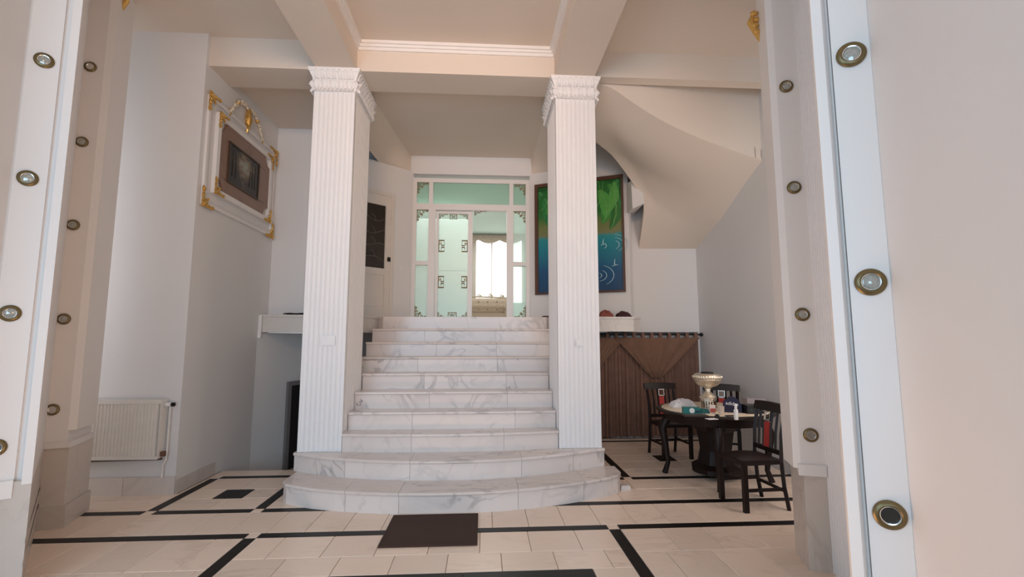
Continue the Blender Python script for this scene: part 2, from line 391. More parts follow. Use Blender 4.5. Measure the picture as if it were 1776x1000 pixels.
# sloped plaster soffits either side of the landing ceiling
mb = MB()
def ruled(A, B, n=18, m=5):
    A = [Vector(p) for p in A]; B = [Vector(p) for p in B]; out = []
    def at(P, t):
        k = min(int(t*(len(P)-1)), len(P)-2); return P[k].lerp(P[k+1], t*(len(P)-1)-k)
    return [[at(A, j/(n-1)).lerp(at(B, j/(n-1)), i/(m-1)) for j in range(n)] for i in range(m)]
mb.grid(ruled([(-1.22, YB, PZ(300)), (-1.66, 7.28, PZ(300)), (-1.70, 6.75, PZ(300)), (-1.75, 5.44, 4.40)], [(-1.22, YB, 4.57), (-1.30, 7.0, 4.57), (-1.36, 6.3, 4.57), (-1.44, 5.44, 4.57)]))
mb.grid(ruled([(.80, YB, PZ(300)), (1.15, 7.50, PZ(300)), (1.3, 6.75, PZ(300)), (1.3, 5.44, 4.40)], [(.79, YB, 4.57), (.80, 7.0, 4.57), (.81, 6.3, 4.57), (.82, 5.44, 4.57)]))
t3 = mb.build('trim_3', CEILP, smooth=True); [t3.data.attributes.remove(a) for a in [t3.data.attributes.get('sharp_edge')] if a]
struct(t3, 'sloped plaster soffit edging the landing ceiling', 'moulding')

# ------------------------------------------------------------------ curved stair soffit on the right
def lerp(a, b, t): return a+(b-a)*t
def resample(P, n):
    P = [Vector(p) for p in P]; L_ = [0]
    for a, b in zip(P, P[1:]): L_.append(L_[-1]+(b-a).length)
    out = []
    for k in range(n):
        t = L_[-1]*k/(n-1); i = max(j for j in range(len(L_)) if L_[j] <= t+1e-9); i = min(i, len(P)-2)
        f = (t-L_[i])/max(1e-9, L_[i+1]-L_[i])
        p0, p1, p2, p3 = P[max(i-1, 0)], P[i], P[i+1], P[min(i+2, len(P)-1)]
        out.append(.5*((2*p1)+(p2-p0)*f+(2*p0-5*p1+4*p2-p3)*f*f+(3*p1-p0-3*p2+p3)*f**3))
    return out
FE = [(1062, 153, 5.16), (1085, 169, 5.17), (1110, 186, 5.18), (1150, 210, 5.21), (1200, 234, 5.26), (1260, 257, 5.33), (1320, 278, 5.40)]
front = [aty(*p) for p in FE]; front[-1].x = XR
n1 = 22
cF = resample([(1.12, 5.15, 4.52), (1.30, 5.15, 4.50)]+front, n1)
cB = resample([aty(1108, 431, 7.3), aty(1160, 431, 7.3), (XR, 7.3, aty(1214, 431, 7.3).z)], n1)
cL = resample([(1.12, 5.15, 4.52), aty(1000, 205, 5.75), aty(1030, 243, 6.15), aty(1060, 268, 6.4), aty(1085, 300, 6.6), aty(1108, 335, 6.75), aty(1117, 362, 6.85), aty(1108, 431, 7.3)], n1)
cR = resample([front[-1], atx(1290, 321, XR), atx(1250, 379, XR), cB[-1]], n1)
rows = []
for i in range(n1):
    v = i/(n1-1); row = []
    for j in range(n1):
        u = j/(n1-1)
        p = (1-v)*cF[j]+v*cB[j]+(1-u)*cL[i]+u*cR[i]-((1-u)*(1-v)*cF[0]+u*(1-v)*cF[-1]+(1-u)*v*cB[0]+u*v*cB[-1])
        row.append(p)
    rows.append(row)
mb = MB(); mb.slab(rows, (0, 0, .14))
so = struct(mb.build('stair_soffit', CEILP, smooth=True), 'curved plaster underside of the upper staircase', 'stair underside')
n = len(front); mb = MB()
ff = resample(front, 20)
mb.slab([[p for p in ff], [Vector((p.x, p.y, 5.02)) for p in ff]], (0, .10, 0))
mb.build('stringer_wall', CEILP, so)
W_ = Wall(AR0, AR1)
mb = MB(); a0, z0 = W_.hit(1086, 368); a1, z1 = W_.hit(1118, 345)
mb.hexa([(2.22, 6.72, z0-.02), (2.38, 6.66, z0+.05), (2.42, 7.28, z0+.05), (2.22, 7.28, z0-.02), (2.22, 6.75, z0+.42), (2.38, 6.68, z0+.2), (2.42, 7.28, z0+.3), (2.22, 7.28, z0+.5)])
mb.build('beam_end', PLASTER, so)

# ------------------------------------------------------------------ staircase
mb = MB(); mb.box(1.03, 1.08, 6.99, 7.37, -.05, 1.6); struct(mb.build('wall_under_landing', PLASTER), 'return wall beside the curtain under the landing', 'wall')
st = thing('staircase', (-.3, 4.22, 0), 'wide white marble staircase with bowed bottom steps between the columns', 'staircase')
def arc(xl, xr, ye, yc, n=25, p=2.0):
    c, hw = (xl+xr)/2, (xr-xl)/2
    return [(c+hw*t, yc+(ye-yc)*abs(t)**p) for t in [-1+2*k/(n-1) for k in range(n)]]
def step(k, fr, yback, cuts):
    """fr: front line left->right; riser slabs and tread slabs split at cuts (x)"""
    z = k*RIS
    def piece(line, xa, xb):
        out = []
        for (p, q) in zip(line, line[1:]):
            for xx in (xa, xb):
                if p[0] < xx < q[0]: pass
        pts = [p for p in line if xa < p[0] < xb]
        def yat(x):
            for p, q in zip(line, line[1:]):
                if p[0]-1e-6 <= x <= q[0]+1e-6: return lerp(p[1], q[1], (x-p[0])/max(1e-6, q[0]-p[0]))
            return line[0][1] if x < line[0][0] else line[-1][1]
        return [(xa, yat(xa))]+pts+[(xb, yat(xb))]
    xs = [fr[0][0]]+[c for c in cuts if fr[0][0] < c < fr[-1][0]]+[fr[-1][0]]
    for xa, xb in zip(xs, xs[1:]):
        g = .0012
        L_ = piece(fr, xa+g, xb-g)
        # riser
        rl = [(x, y+.03) for x, y in L_]
        MB().prism(rl+[(x, y+.02) for x, y in rl[::-1]], z-RIS, z-.028).build('riser_slab', STEP, st)
        # tread with rounded nosing
        mb = MB(); rows = []
        for (dy, zz) in ((.06, -.028), (.008, -.028), (.001, -.021), (0, -.014), (.001, -.007), (.009, 0)):
            rows.append([(x, y+dy, z+zz) for x, y in L_])
        rows.append([(x, max(y+.02, yback), z) for x, y in L_]); rows.append([(x, max(y+.02, yback), z-.028) for x, y in L_]); rows.append(rows[0])
        mb.grid([r_[::-1] for r_ in rows])
        nL = len(L_)
        mb.add([r_[0] for r_ in rows[:-1]], [tuple(range(len(rows)-1))]); mb.add([r_[-1] for r_ in rows[:-1]], [tuple(range(len(rows)-2, -1, -1))])
        mb.build('tread_slab', STEP, st, smooth=False)
def rounded(xl, xr, ye, yc, yb):
    a = arc(xl, xr, ye, yc, 27, 2.4)
    return a
s1 = [(-1.86, 4.66), (-1.80, 4.575), (-1.68, 4.505), (-1.52, 4.43), (-1.3, 4.36), (-1.05, 4.30), (-.77, 4.255), (-.45, 4.232), (-.15, 4.235), (.15, 4.265), (.45, 4.32), (.76, 4.41), (1.0, 4.50), (1.2, 4.59), (1.33, 4.68), (1.38, 4.77)]
s2 = [(-1.90, 4.985), (-1.75, 4.90), (-1.55, 4.80), (-1.3, 4.71), (-1.05, 4.645), (-.75, 4.59), (-.4, 4.57), (-.1, 4.575), (.15, 4.605), (.45, 4.665), (.70, 4.74), (1.0, 4.86), (1.28, 4.985)]
s3 = [(-1.425, 4.965), (-1.1, 4.925), (-.7, 4.90), (-.3, 4.89), (.1, 4.91), (.5, 4.95), (.795, 5.0)]
step(1, s1, 5.0, [-1.2, -.72, .32, .95])
step(2, s2, 5.72, [-1.32, -.68, .38, .92])
step(3, s3, 5.2, [-.72, .22])
step(4, [(-1.425, 5.16), (-.7, 5.14), (0, 5.14), (.795, 5.16)], 5.5, [-.75, .35])
for k, y in ((5, 5.40), (6, 5.70)):
    step(k, [(-1.425, y), (-.3, y), (.795, y)], y+.33, [-.7+.1*(k % 2), .28])
for k, y in ((7, 6.0), (8, 6.30), (9, 6.62)):
    step(k, [(-1.54, y), (-.3, y), (1.02, y)], y+.36, [-.62-.2*(k % 2), .18])
mb = MB(); mb.prism([(-1.78, 4.74), (1.28, 4.82), (1.28, 5.72), (-1.9, 5.72)], 0, .18); mb.prism([(-1.80, 5.02), (1.18, 5.02), (1.18, 5.72), (-1.80, 5.72)], .18, .33)
mb.box(-1.54, 1.02, 6.03, 6.95, .0, 6*RIS); mb.build('stair_core', PLASTER, st)

# landing and shelf slabs
def polyslab(name, poly, z0, z1, m, lab, cat, kind='structure'):
    o = MB().prism(poly, z0, z1).build(name, m); o['label'] = lab; o['category'] = cat; o['kind'] = kind; return o
lf = polyslab('floor', [(-1.46, 6.95), (.94, 6.95), (1.1, 7.1), (1.1, 7.9), (-1.6, 7.9), (-1.6, 7.1)], ZL-.183, ZL, STEP, 'marble landing at the top of the stairs', 'landing')
arcp = [(-1.97+.42*math.sin(t), 6.95-.45*math.cos(t)) for t in [k*math.pi/2/8 for k in range(9)]]
sl = thing('marble_shelf', (-2.2, 6.6, 1.57), 'marble shelf slab left of the landing with a rounded corner', 'shelf')
MB().prism([(-2.995, 6.50)]+arcp+[(-1.55, 7.3), (-2.1, 6.8), (-2.995, 6.74)], ZL-.235, ZL-.028).build('fascia', SLAB, sl)
MB().prism([(-2.998, 6.485)]+[(x+.012, y-.015) for x, y in arcp]+[(-1.53, 7.3), (-2.1, 6.82), (-2.998, 6.745)], ZL-.028, ZL+.002).build('slab_top', SLAB, sl)
MB().box(-2.998, -2.96, 6.46, 6.49, ZL-.31, ZL-.01).build('end_strip', TRIM, sl)
sr = thing('marble_shelf', (1.6, 7.0, 1.6), 'pale marble shelf slab right of the landing above the curtain', 'shelf')
MB().prism([(1.02, 6.82), (2.22, 6.82), (2.33, 6.88), (2.33, 7.28), (1.02, 7.28)], 1.615, ZL-.028).build('fascia', SLAB, sr)
MB().prism([(1.00, 6.80), (2.23, 6.80), (2.35, 6.87), (2.35, 7.29), (1.00, 7.29)], ZL-.028, ZL+.002).build('slab_top', SLAB, sr)

# ------------------------------------------------------------------ fluted columns
def fluted_line(p0, p1, n, r_, m0, m1):
    """points p0 -> p1 with n concave flutes (outside is to the right of travel)"""
    p0, p1 = Vector(p0), Vector(p1); L_ = (p1-p0).length; u = (p1-p0)/L_; nn = Vector((u.y, -u.x))
    out = [p0]; w_ = (L_-m0-m1)/n
    for k in range(n):
        c = m0+w_*(k+.5); hw = w_*.42
        for t in (-1, -.7, -.25, .25, .7, 1):
            out.append(p0+u*(c+hw*t)-nn*(r_*math.sqrt(max(0, 1-t*t))))
    return [tuple(p) for p in out]
def leaf_mesh(w_, h, out, name='acanthus_leaf'):
    mb = MB(); rows = []
    for i in range(7):
        t = i/6; hw = w_/2*(.75+.35*math.sin(t*math.pi*.9))*(1 if t < .8 else (1-(t-.8)*3.2))
        d = out*(.25+.75*t**2.2); z = h*(t if t < .85 else .85+(.15-(t-.85)*1.3)*.4)
        rows.append([(-hw, -d*.55, z), (-hw*.5, -d-.004, z), (0, -d+.010-.02*t, z+.002), (hw*.5, -d-.004, z), (hw, -d*.55, z)])
    mb.slab(rows, (0, .02, 0)); return mb.mesh(name, COLP, True)
LEAF_A = leaf_mesh(.088, .105, .060); LEAF_B = leaf_mesh(.052, .10, .052)
def bud(): mb = MB(); mb.ell((0, -.012, .018), (.016, .018, .020), 8, 5); return mb.mesh('bead', COLP, True)
BEAD = bud()
def column(x0, x1, lab):
    y0, y1 = 5.0, 5.70; zt = ZB-.25
    c = thing('fluted_column', ((x0+x1)/2, (y0+y1)/2, 2*RIS), lab, 'column')
    P = fluted_line((x0, y0), (x1, y0), 8, .010, .022, .03)+fluted_line((x1, y0), (x1, y1), 11, .010, .06, .03)+fluted_line((x1, y1), (x0, y1), 8, .010, .03, .022)+fluted_line((x0, y1), (x0, y0), 11, .010, .03, .06)
    MB().prism(P, 2*RIS+.002, zt+.02).build('shaft', COLP, c)
    mb = MB()
    rect = lambda d: [(x0-d, y0-d), (x1+d, y0-d), (x1+d, y1+d), (x0-d, y1+d)]
    for d0, d1, za, zb in ((.018, .022, 0, .018), (.012, .040, .018, .055), (.040, .036, .055, .09), (.036, .014, .09, .125), (.014, .018, .125, .15), (.018, .046, .15, .21), (.052, .060, .21, .25)):
        mb.prism(rect(d0), zt+za, zt+zb, rect(d1))
    cap = mb.build('capital', COLP, c)
    sides = [((x0, y0), (x1, y0), 7), ((x1, y0), (x1, y1), 11), ((x1, y1), (x0, y1), 7), ((x0, y1), (x0, y0), 11)]
    for (a, b, n_) in sides:
        a = Vector((*a, 0)); b = Vector((*b, 0)); u = (b-a).normalized(); L_ = (b-a).length
        M0 = Matrix((u, Vector((-u.y, u.x, 0)), Vector((0, 0, 1)))).transposed().to_4x4()
        nn = Vector((u.y, -u.x, 0))
        for (me, dz, dd, cnt) in ((LEAF_A, .016, .020, (5, 8)), (LEAF_B, .135, .016, (7, 11)), (BEAD, -.004, .026, (10, 16))):
            cnt = cnt[0] if n_ == 7 else cnt[1]
            for k in range(cnt):
                M = M0.copy(); M.translation = a+u*(L_*(k+.5)/cnt)+nn*dd+Vector((0, 0, zt+dz)); inst(me.name.split('.')[0], me, cap, M)
    return c
column(CX0, CX1, 'white fluted square column on the left side of the stairs')
column(CX2, CX3, 'white fluted square column on the right side of the stairs')

# ------------------------------------------------------------------ glazed partition (door_1)
ZF = ZL
GT = glass('mint_tinted_glass', (.80, .92, .86), (.50, .64, .56), .5)
GW = glass('milky_glass', (.90, .98, .95), (.80, .90, .86), .35)
FRP = mat('partition_white_frame', (.80, .76, .73), .4)
dr = thing('door_1', (-.2, YB+.1, ZF), 'white framed glazed partition with sliding door and gilt fretwork', 'door'); dr['kind'] = 'structure'
ya, yb = YB+.03, YB+.11
def member(xa, xb, za, zb, nm='frame_bar', d0=ya, d1=yb): MB().box(xa, xb, d0, d1, za, zb).build(nm, FRP, dr)
xs_ = [PX(p) for p in (714.5, 720.5, 742, 749, 883.5, 890.5, 912.5, 919)]
zt1, zt2 = PZ(316), PZ(353); zr1 = PZ(363.5); zm0, zm1 = PZ(459.5), PZ(452.5)
member(xs_[0], xs_[1], ZF, FZ1); member(xs_[6], xs_[7], ZF, FZ1)
member(xs_[1], xs_[6], zt1, FZ1); member(xs_[1], xs_[6], zr1, zt2)
member(xs_[2], xs_[3], zt2, zt1); member(xs_[4], xs_[5], zt2, zt1)
xm0, xm1 = PX(742), PX(754); xn0, xn1 = PX(879), PX(890.5)
member(xm0, xm1, ZF, zr1); member(xn0, xn1, ZF, zr1)
member(xs_[1], xm0, zm0, zm1); member(xn1, xs_[6], zm0, zm1)
member(xs_[1], xm0, ZF, ZF+.03); member(xn1, xs_[6], ZF, ZF+.03)
def pane(xa, xb, za, zb, g, y=YB+.065, nm='pane'): MB().box(xa, xb, y, y+.008, za, zb).build(nm, g, dr)
pane(xs_[1], xs_[2], zt2, zt1, GT); pane(xs_[3], xs_[4], zt2, zt1, GT); pane(xs_[5], xs_[6], zt2, zt1, GT)
pane(xs_[1], xm0, zm1, zr1, GW); pane(xs_[1], xm0, ZF+.03, zm0, GW); pane(xn1, xs_[6], zm1, zr1, GW); pane(xn1, xs_[6], ZF+.03, zm0, GW)
# sliding leaf
lx0, lx1 = PX(754.5), PX(819); gx0, gx1 = PX(759), PX(811); gz0, gz1 = PZ(550), PZ(368)
MB().box(lx0, gx0, YB+.115, YB+.15, ZF, zr1+.01).build('leaf_stile', FRP, dr); MB().box(gx1, lx1, YB+.115, YB+.15, ZF, zr1+.01).build('leaf_stile', FRP, dr)
MB().box(gx0, gx1, YB+.115, YB+.15, gz1, zr1+.01).build('leaf_rail', FRP, dr); MB().box(gx0, gx1, YB+.115, YB+.15, ZF, ZF+.03).build('leaf_rail', FRP, dr)
pane(gx0, gx1, ZF+.03, gz1, GW, YB+.128, 'leaf_pane')
# fretwork
GF = mat('bronze_gilt_fretwork', (.34, .24, .13), .4, metal=.5, noise=.3, nscale=60)
def spiral(c, r0, turns, a0, s=1, n=18, k=.25):
    return [(c[0]+r0*(1-(1-k)*i/(n-1))*math.cos(a0+s*turns*2*math.pi*i/(n-1)), 0, c[1]+r0*(1-(1-k)*i/(n-1))*math.sin(a0+s*turns*2*math.pi*i/(n-1))) for i in range(n)]
def fret_corner():   # corner at origin, extends +x and -z, size 1
    mb = MB()
    for c, r_, a, s_ in (((.20, -.20), .18, 2.3, 1), ((.52, -.13), .12, 2.6, -1), ((.13, -.52), .12, 2.0, 1), ((.80, -.08), .08, 2.6, 1), ((.08, -.80), .08, 2.0, -1), ((.40, -.38), .10, .8, 1)):
        mb.tube(spiral(c, r_, 1.2, a, s_), .032, 6)
    mb.tube([(0, 0, -.02), (.98, 0, -.02)], .02, 5); mb.tube([(.02, 0, 0), (.02, 0, -.98)], .02, 5)
    mb.ell((.30, 0, -.30), (.07, .03, .07), 8, 5)
    return mb.mesh('fretwork', GF, True)
def fret_bracket():  # small square meander, size 1
    mb = MB()
    mb.tube([(0, 0, 0), (.9, 0, 0), (.9, 0, -.45), (.45, 0, -.45), (.45, 0, -.2)], .06, 4)
    mb.tube([(0, 0, -1), (.9, 0, -1), (.9, 0, -.62), (.45, 0, -.62), (.45, 0, -.82)], .06, 4)
    mb.tube([(.05, 0, 0), (.05, 0, -1)], .06, 4); mb.tube(spiral((.25, -.3), .14, 1, 0), .05, 5)
    return mb.mesh('fretwork', GF, True)
FC, FBm = fret_corner(), fret_bracket()
def fret(me, px, py, s, sx=1, sz=1, y=YB+.05, rot=0):
    M = Matrix.Translation((PX(px), y, PZ(py))) @ Matrix.Diagonal((s*sx, s, s*sz, 1)) @ Matrix.Rotation(rot, 4, 'Y'); inst('fretwork', me, dr, M)
fret(FC, 721, 317, .20); fret(FC, 912, 317, .20, -1); fret(FC, 721, 364, .21); fret(FC, 912, 364, .21, -1)
fret(FC, 721, 551, .21, 1, -1); fret(FC, 912, 551, .21, -1, -1)
for px, sx in ((759.5, 1), (810.5, -1)):
    for py in (415, 478): fret(FBm, px, py, .105, sx, 1.75, YB+.11)
    fret(FBm, px+sx*19, 368.5, .085, sx, 1, YB+.11); fret(FC, px, 368.5, .16, sx, .6, YB+.11)
    fret(FBm, px+sx*18, 541, .085, sx, 1, YB+.11); fret(FC, px, 550, .16, sx, -.6, YB+.11)
fret(FC, 822, 364.5, .22, 1, .35)

# ------------------------------------------------------------------ salon behind the partition
mb = MB(); mb.box(-3.4, 2.6, 7.9, 13.4, ZL-.1, ZL-.002); struct(mb.build('floor', mat('salon_floor', (.45, .40, .36), .4)), 'salon floor beyond the glazed partition', 'floor')
mb = MB(); mb.box(-3.4, 2.6, YB+.2, 13.5, 4.45, 4.6); struct(mb.build('ceiling', MINT), 'mint green salon ceiling', 'ceiling')
mb = MB(); mb.box(-3.5, -2.9, 7.9, 13.4, ZL-.1, 4.6); struct(mb.build('wall_salon_left', mat('salon_white', (.82, .84, .80), .6)), 'white wall in the salon beyond the partition', 'wall')
mb = MB(); mb.box(2.3, 2.6, 7.9, 13.4, ZL-.1, 4.6); struct(mb.build('wall_salon_right', MATS['salon_white']), 'salon right wall', 'wall')
mb = MB(); mb.box(-3.5, 2.6, 13.2, 13.4, ZL-.1, 4.6); struct(mb.build('wall_salon_back', MINT), 'mint green salon back wall', 'wall')
YW = 13.15
wz0, wz1 = aty(850, 512, YW).z, aty(850, 412, YW).z; wx0, wx1 = aty(800, 470, YW).x, aty(905, 470, YW).x
wn = thing('window_1', ((wx0+wx1)/2, YW, wz0), 'bright daylit salon window seen through the open door', 'window'); wn['kind'] = 'structure'
MB().box(wx0, wx1, YW, YW+.02, wz0-.2, wz1).build('pane', mat('daylit_pane', (.9, .88, .9), .5, emit=((1, .95, .97), 1.5)), wn)
MB().box(wx0-.05, wx1+.05, YW-.03, YW+.03, wz1, wz1+.06).build('frame_bar', FRP, wn)
MB().box(wx0-.06, wx0, YW-.03, YW+.03, wz0-.2, wz1+.06).build('frame_bar', FRP, wn); MB().box(wx1, wx1+.06, YW-.03, YW+.03, wz0-.2, wz1+.06).build('frame_bar', FRP, wn)
MB().box(lerp(wx0, wx1, .5)-.02, lerp(wx0, wx1, .5)+.02, YW-.02, YW, wz0-.2, wz1).build('frame_bar', FRP, wn)
pel = MB().box(aty(790, 400, 13).x, aty(915, 400, 13).x, 12.95, 13.1, aty(850, 412, 13).z, aty(850, 390, 13).z).build('curtain_pelmet', mat('grey_pelmet', (.30, .29, .29), .7))
tag(pel, 'grey curtain pelmet above the salon window', 'pelmet')
mb = MB(); rows = []
for i in range(9):
    t = i/8; rows.append([(aty(792+k*3.1, 420, 12.9).x, 12.928+.011*math.sin(k*1.3), aty(850, 407, 12.9).z-t*(.14+.10*abs(math.sin(k*.26)))) for k in range(40)])
mb.slab(rows, (0, .01, 0)); tag(mb.build('window_valance', mat('beige_valance_cloth', (.52, .42, .34), .9, noise=.2, nscale=20), smooth=True), 'beige scalloped valance along the top of the salon window', 'valance')
mb = MB(); rows = []
for i in range(6):
    t = i/5; rows.append([(aty(819+k*.75, 470, 13.0).x, 12.98+.02*math.sin(k*1.5), lerp(aty(850, 414, 13).z, 1.84, t)) for k in range(10)])
mb.slab(rows, (0, .008, 0)); tag(mb.build('window_curtain', mat('pale_curtain_cloth', (.62, .56, .50), .9), smooth=True), 'narrow pale curtain hanging beside the salon window', 'curtain')
# wardrobe doors seen through the glass on the left
wd = thing('wardrobe', (-1.1, 9.6, ZL), 'tall white wardrobe seen through the milky glass of the sliding door', 'wardrobe')
WHW = mat('wardrobe_white', (.86, .87, .85), .45)
MB().box(-2.2, -.35, 10.02, 10.5, ZL, 4.1).build('body', WHW, wd)
for k in range(3):
    for (za, zb) in ((ZL+.03, 2.95), (2.97, 4.08)): MB().box(-2.19+k*.615, -2.19+k*.615+.605, 9.99, 10.018, za, zb).build('door', WHW, wd)
# sofa
sf = thing('sofa', (-.3, 11.8, ZL), 'beige tufted sofa with carved crest in the salon', 'sofa')
SOF = mat('beige_sofa_fabric', (.36, .28, .21), .85, noise=.15, nscale=30); CARV = mat('carved_gilt_wood', (.36, .30, .20), .5, noise=.3, nscale=40)
sx0, sx1 = aty(742, 530, 12).x, aty(879, 530, 12).x
zs = lambda py, Y=11.95: aty(850, py, Y).z
mb = MB(); rows = []
for i in range(13):
    t = i/12; rows.append([(lerp(sx0, sx1, k/36), 11.95-.05*math.sin(t*math.pi)-.018*abs(math.sin(k*math.pi/4))*abs(math.sin(t*math.pi*3)), lerp(ZL+.30, zs(517), t)) for k in range(37)])
mb.slab(rows, (0, .16, 0)); bk = mb.build('backrest', SOF, sf, smooth=True)
for i in range(3):
    for k in range(8):
        MB().ell((lerp(sx0, sx1, (k+.5+.5*(i % 2))/8.6), 11.90, lerp(ZL+.38, zs(520), (i+.5)/3)), (.016, .01, .016), 6, 4).build('button', mat('sofa_button', (.16, .11, .08), .7), bk)
MB().box(sx0+.02, sx1-.02, 11.30, 11.92, ZL+.12, ZL+.30).build('seat', SOF, sf)
for x in (sx0, sx1):
    mb = MB(); mb.box(x-.07, x+.07, 11.28, 12.0, ZL+.05, ZL+.42); mb.tube([(x, 11.26, ZL+.44), (x, 12.02, ZL+.46)], .085, 10); mb.build('arm', SOF, sf, smooth=True)
mb = MB(); mb.tube([(lerp(sx0, sx1, k/20), 12.0, zs(516)+.03*math.sin(k*math.pi/20)) for k in range(21)], .022, 6)
for k in range(7):
    x = lerp(sx0, sx1, (k+.5)/7); big = 1.6 if k == 3 else 1
    mb.tube([(x+p[0]*big, 12.0, zs(514)+.03*big+p[2]*big) for p in spiral((0, 0), .045, 1.3, 0, 1 if k % 2 else -1)], .012, 5); mb.ell((x+.05, 12.0, zs(514)+.02), (.03, .015, .03), 6, 4)
mb.build('carved_crest', CARV, sf, smooth=True)
for x in (sx0+.05, sx1-.05):
    for y in (11.34, 12.0): MB().lathe([(.015, 0), (.03, .04), (.022, .12)], (x, y, ZL), 10).build('leg', CARV, sf)

# ------------------------------------------------------------------ side door on the left angled wall (door_2)
WL = Wall(AL0, AL1)
d2 = thing('door_2', WL.pt(.5, ZL, .02), 'white side door with dark etched glass on the angled landing wall', 'door'); d2['kind'] = 'structure'
DK = mat('dark_etched_glass', (.035, .026, .022), .12, noise=.3, nscale=5)
ac, zc_ = WL.hit(682, 350); ag1, zg1 = WL.hit(668, 358); _, zg0 = WL.hit(664, 466)
zt_ = WL.hit(676, 348)[1]; aend = ag1+.80
def wb(a0, a1, z0, z1, d0, d1, nm, mt, par): mb = MB(); WL.box(mb, a0, a1, z0, z1, d0, d1); return mb.build(nm, mt, par)
DOORP = mat('door_white_paint', (.74, .68, .62), .5, noise=.03)
wb(ac, ac+.05, ZL, zt_+.10, .001, .05, 'door_frame', DOORP, d2); wb(ac+.05, aend, zt_+.05, zt_+.10, .001, .05, 'door_frame', DOORP, d2)
wb(ac+.05, ag1, ZL+.01, zt_+.05, .001, .035, 'stile', DOORP, d2); wb(ag1, aend, zg1, zt_+.05, .001, .035, 'rail', DOORP, d2)
wb(ag1, aend, zg0-.10, zg0, .001, .035, 'rail', DOORP, d2); wb(ag1, aend, ZL+.01, ZL+.12, .001, .035, 'rail', DOORP, d2)
wb(ag1, aend, ZL+.12, zg0-.10, .001, .018, 'lower_panel', DOORP, d2); wb(ag1+.03, aend-.05, ZL+.17, zg0-.16, .018, .027, 'raised_panel', DOORP, d2)
gp = wb(ag1, aend, zg0, zg1, .004, .012, 'pane', DK, d2)
ETCH = mat('etched_lines', (.17, .14, .11), .6)
for k in range(4):
    z = lerp(zg0, zg1, .12+.22*k); mb = MB()
    mb.tube([WL.pt(lerp(ag1+.01, aend-.3, t), z+.05*math.sin(t*5+k)+.12*t*t, .013) for t in [i/12 for i in range(13)]], .0035, 5)
    for q in (.3, .6): mb.tube([WL.pt(lerp(ag1+.01, aend-.3, q)+.08*t, z+.05*math.sin(q*5+k)+.12*q*q+.10*math.sin(t*2.2), .013) for t in [i/6 for i in range(7)]], .003, 5)
    mb.build('etched_vine', ETCH, gp)
ah, zh = WL.hit(671.5, 450); wb(ah-.025, ah+.02, zh-.035, zh+.03, .035, .06, 'handle', DARKMET, d2)
as_, zs_ = WL.hit(694, 465)
sw = thing('light_switch', WL.pt(as_, zs_-.03, 0), 'small white light switch beside the glazed partition', 'switch'); wb(as_-.035, as_+.035, zs_-.04, zs_+.04, .001, .010, 'plate', WHITEPL, sw); wb(as_-.02, as_+.02, zs_-.025, zs_+.025, .010, .015, 'rocker', WHITEPL, sw)

# low dark door in the sunken recess (door_3)
WD = Wall((XL, 6.45), (-2.72, 7.45))
d3 = thing('door_3', (-2.75, 7.0, -.25), 'low dark panelled door with grey frame in the recess beside the stairs', 'door'); da = WD.hit(493, 740)[0]; d3['kind'] = 'structure'
GREYF = mat('grey_frame_paint', (.20, .175, .165), .6)
def wd3(a0, a1, z0, z1, d0, d1, nm, mt): mb = MB(); WD.box(mb, a0, a1, z0, z1, d0, d1); return mb.build(nm, mt, d3)
zt3 = WD.hit(506, 668)[1]; zb3 = WD.hit(501, 815)[1]
wd3(da, da+.07, zb3, zt3+.06, .001, .04, 'door_frame', GREYF); wd3(da+.07, da+.60, zt3, zt3+.06, .001, .04, 'door_frame', GREYF); wd3(da+.53, da+.60, zb3, zt3, .001, .04, 'door_frame', GREYF)
wd3(da+.07, da+.53, zb3, zt3, .001, .02, 'door_leaf', mat('near_black_door', (.010, .007, .008), .35))

# ------------------------------------------------------------------ baseboards
mb = None
bl = struct(MB().box(-4.6, XL+.0, 4.938, 4.95, 0, .165).build('baseboard_left', GROUT), 'marble skirting slabs below the radiator', 'baseboard')
for x0, x1 in ((-4.6, -4.1), (-4.1, -3.47), (-3.47, XL+.012)): MB().box(x0+.002, x1-.002, 4.926, 4.945, 0, .168).build('skirting_slab', BASEM, bl)
b2 = struct(MB().box(XL, XL+.006, 4.95, 5.62, 0, .13).build('baseboard_left', GROUT), 'marble skirting along the painting wall', 'baseboard')
for y0, y1 in ((4.95, 5.3), (5.3, 5.62)): MB().box(XL+.001, XL+.014, y0+.002, y1-.002, 0, .133).build('skirting_slab', BASEM, b2)

# ------------------------------------------------------------------ splayed side piers with spotlights
ZP = .66
def isect(px, p, d):   # plan point where pixel column px (at row 450) meets line p + t d
    r_ = ray(px, 450); a, b = r_.x, r_.y
    det = a*(-d[1])-(-d[0])*b
    t = (p[0]*(-d[1])-(-d[0])*p[1])/det
    return (a*t, b*t)
def dirv(deg): return (math.cos(R(deg)), math.sin(R(deg)))
SPOTS = []
def pier(name, lab, parts, plinth, spots, wall):
    """parts: (name, plan polygon, z0, z1, material)"""
    c = [p for _, poly, *_ in parts for p in poly]
    t = thing(name, (sum(p[0] for p in c)/len(c), sum(p[1] for p in c)/len(c), 0), lab, 'pilaster')
    for nm, poly, z0, z1, mt in parts: MB().prism(poly, z0, z1).build(nm, mt, t)
    return t
def off(p, d, k): return (p[0]+d[0]*k, p[1]+d[1]*k)
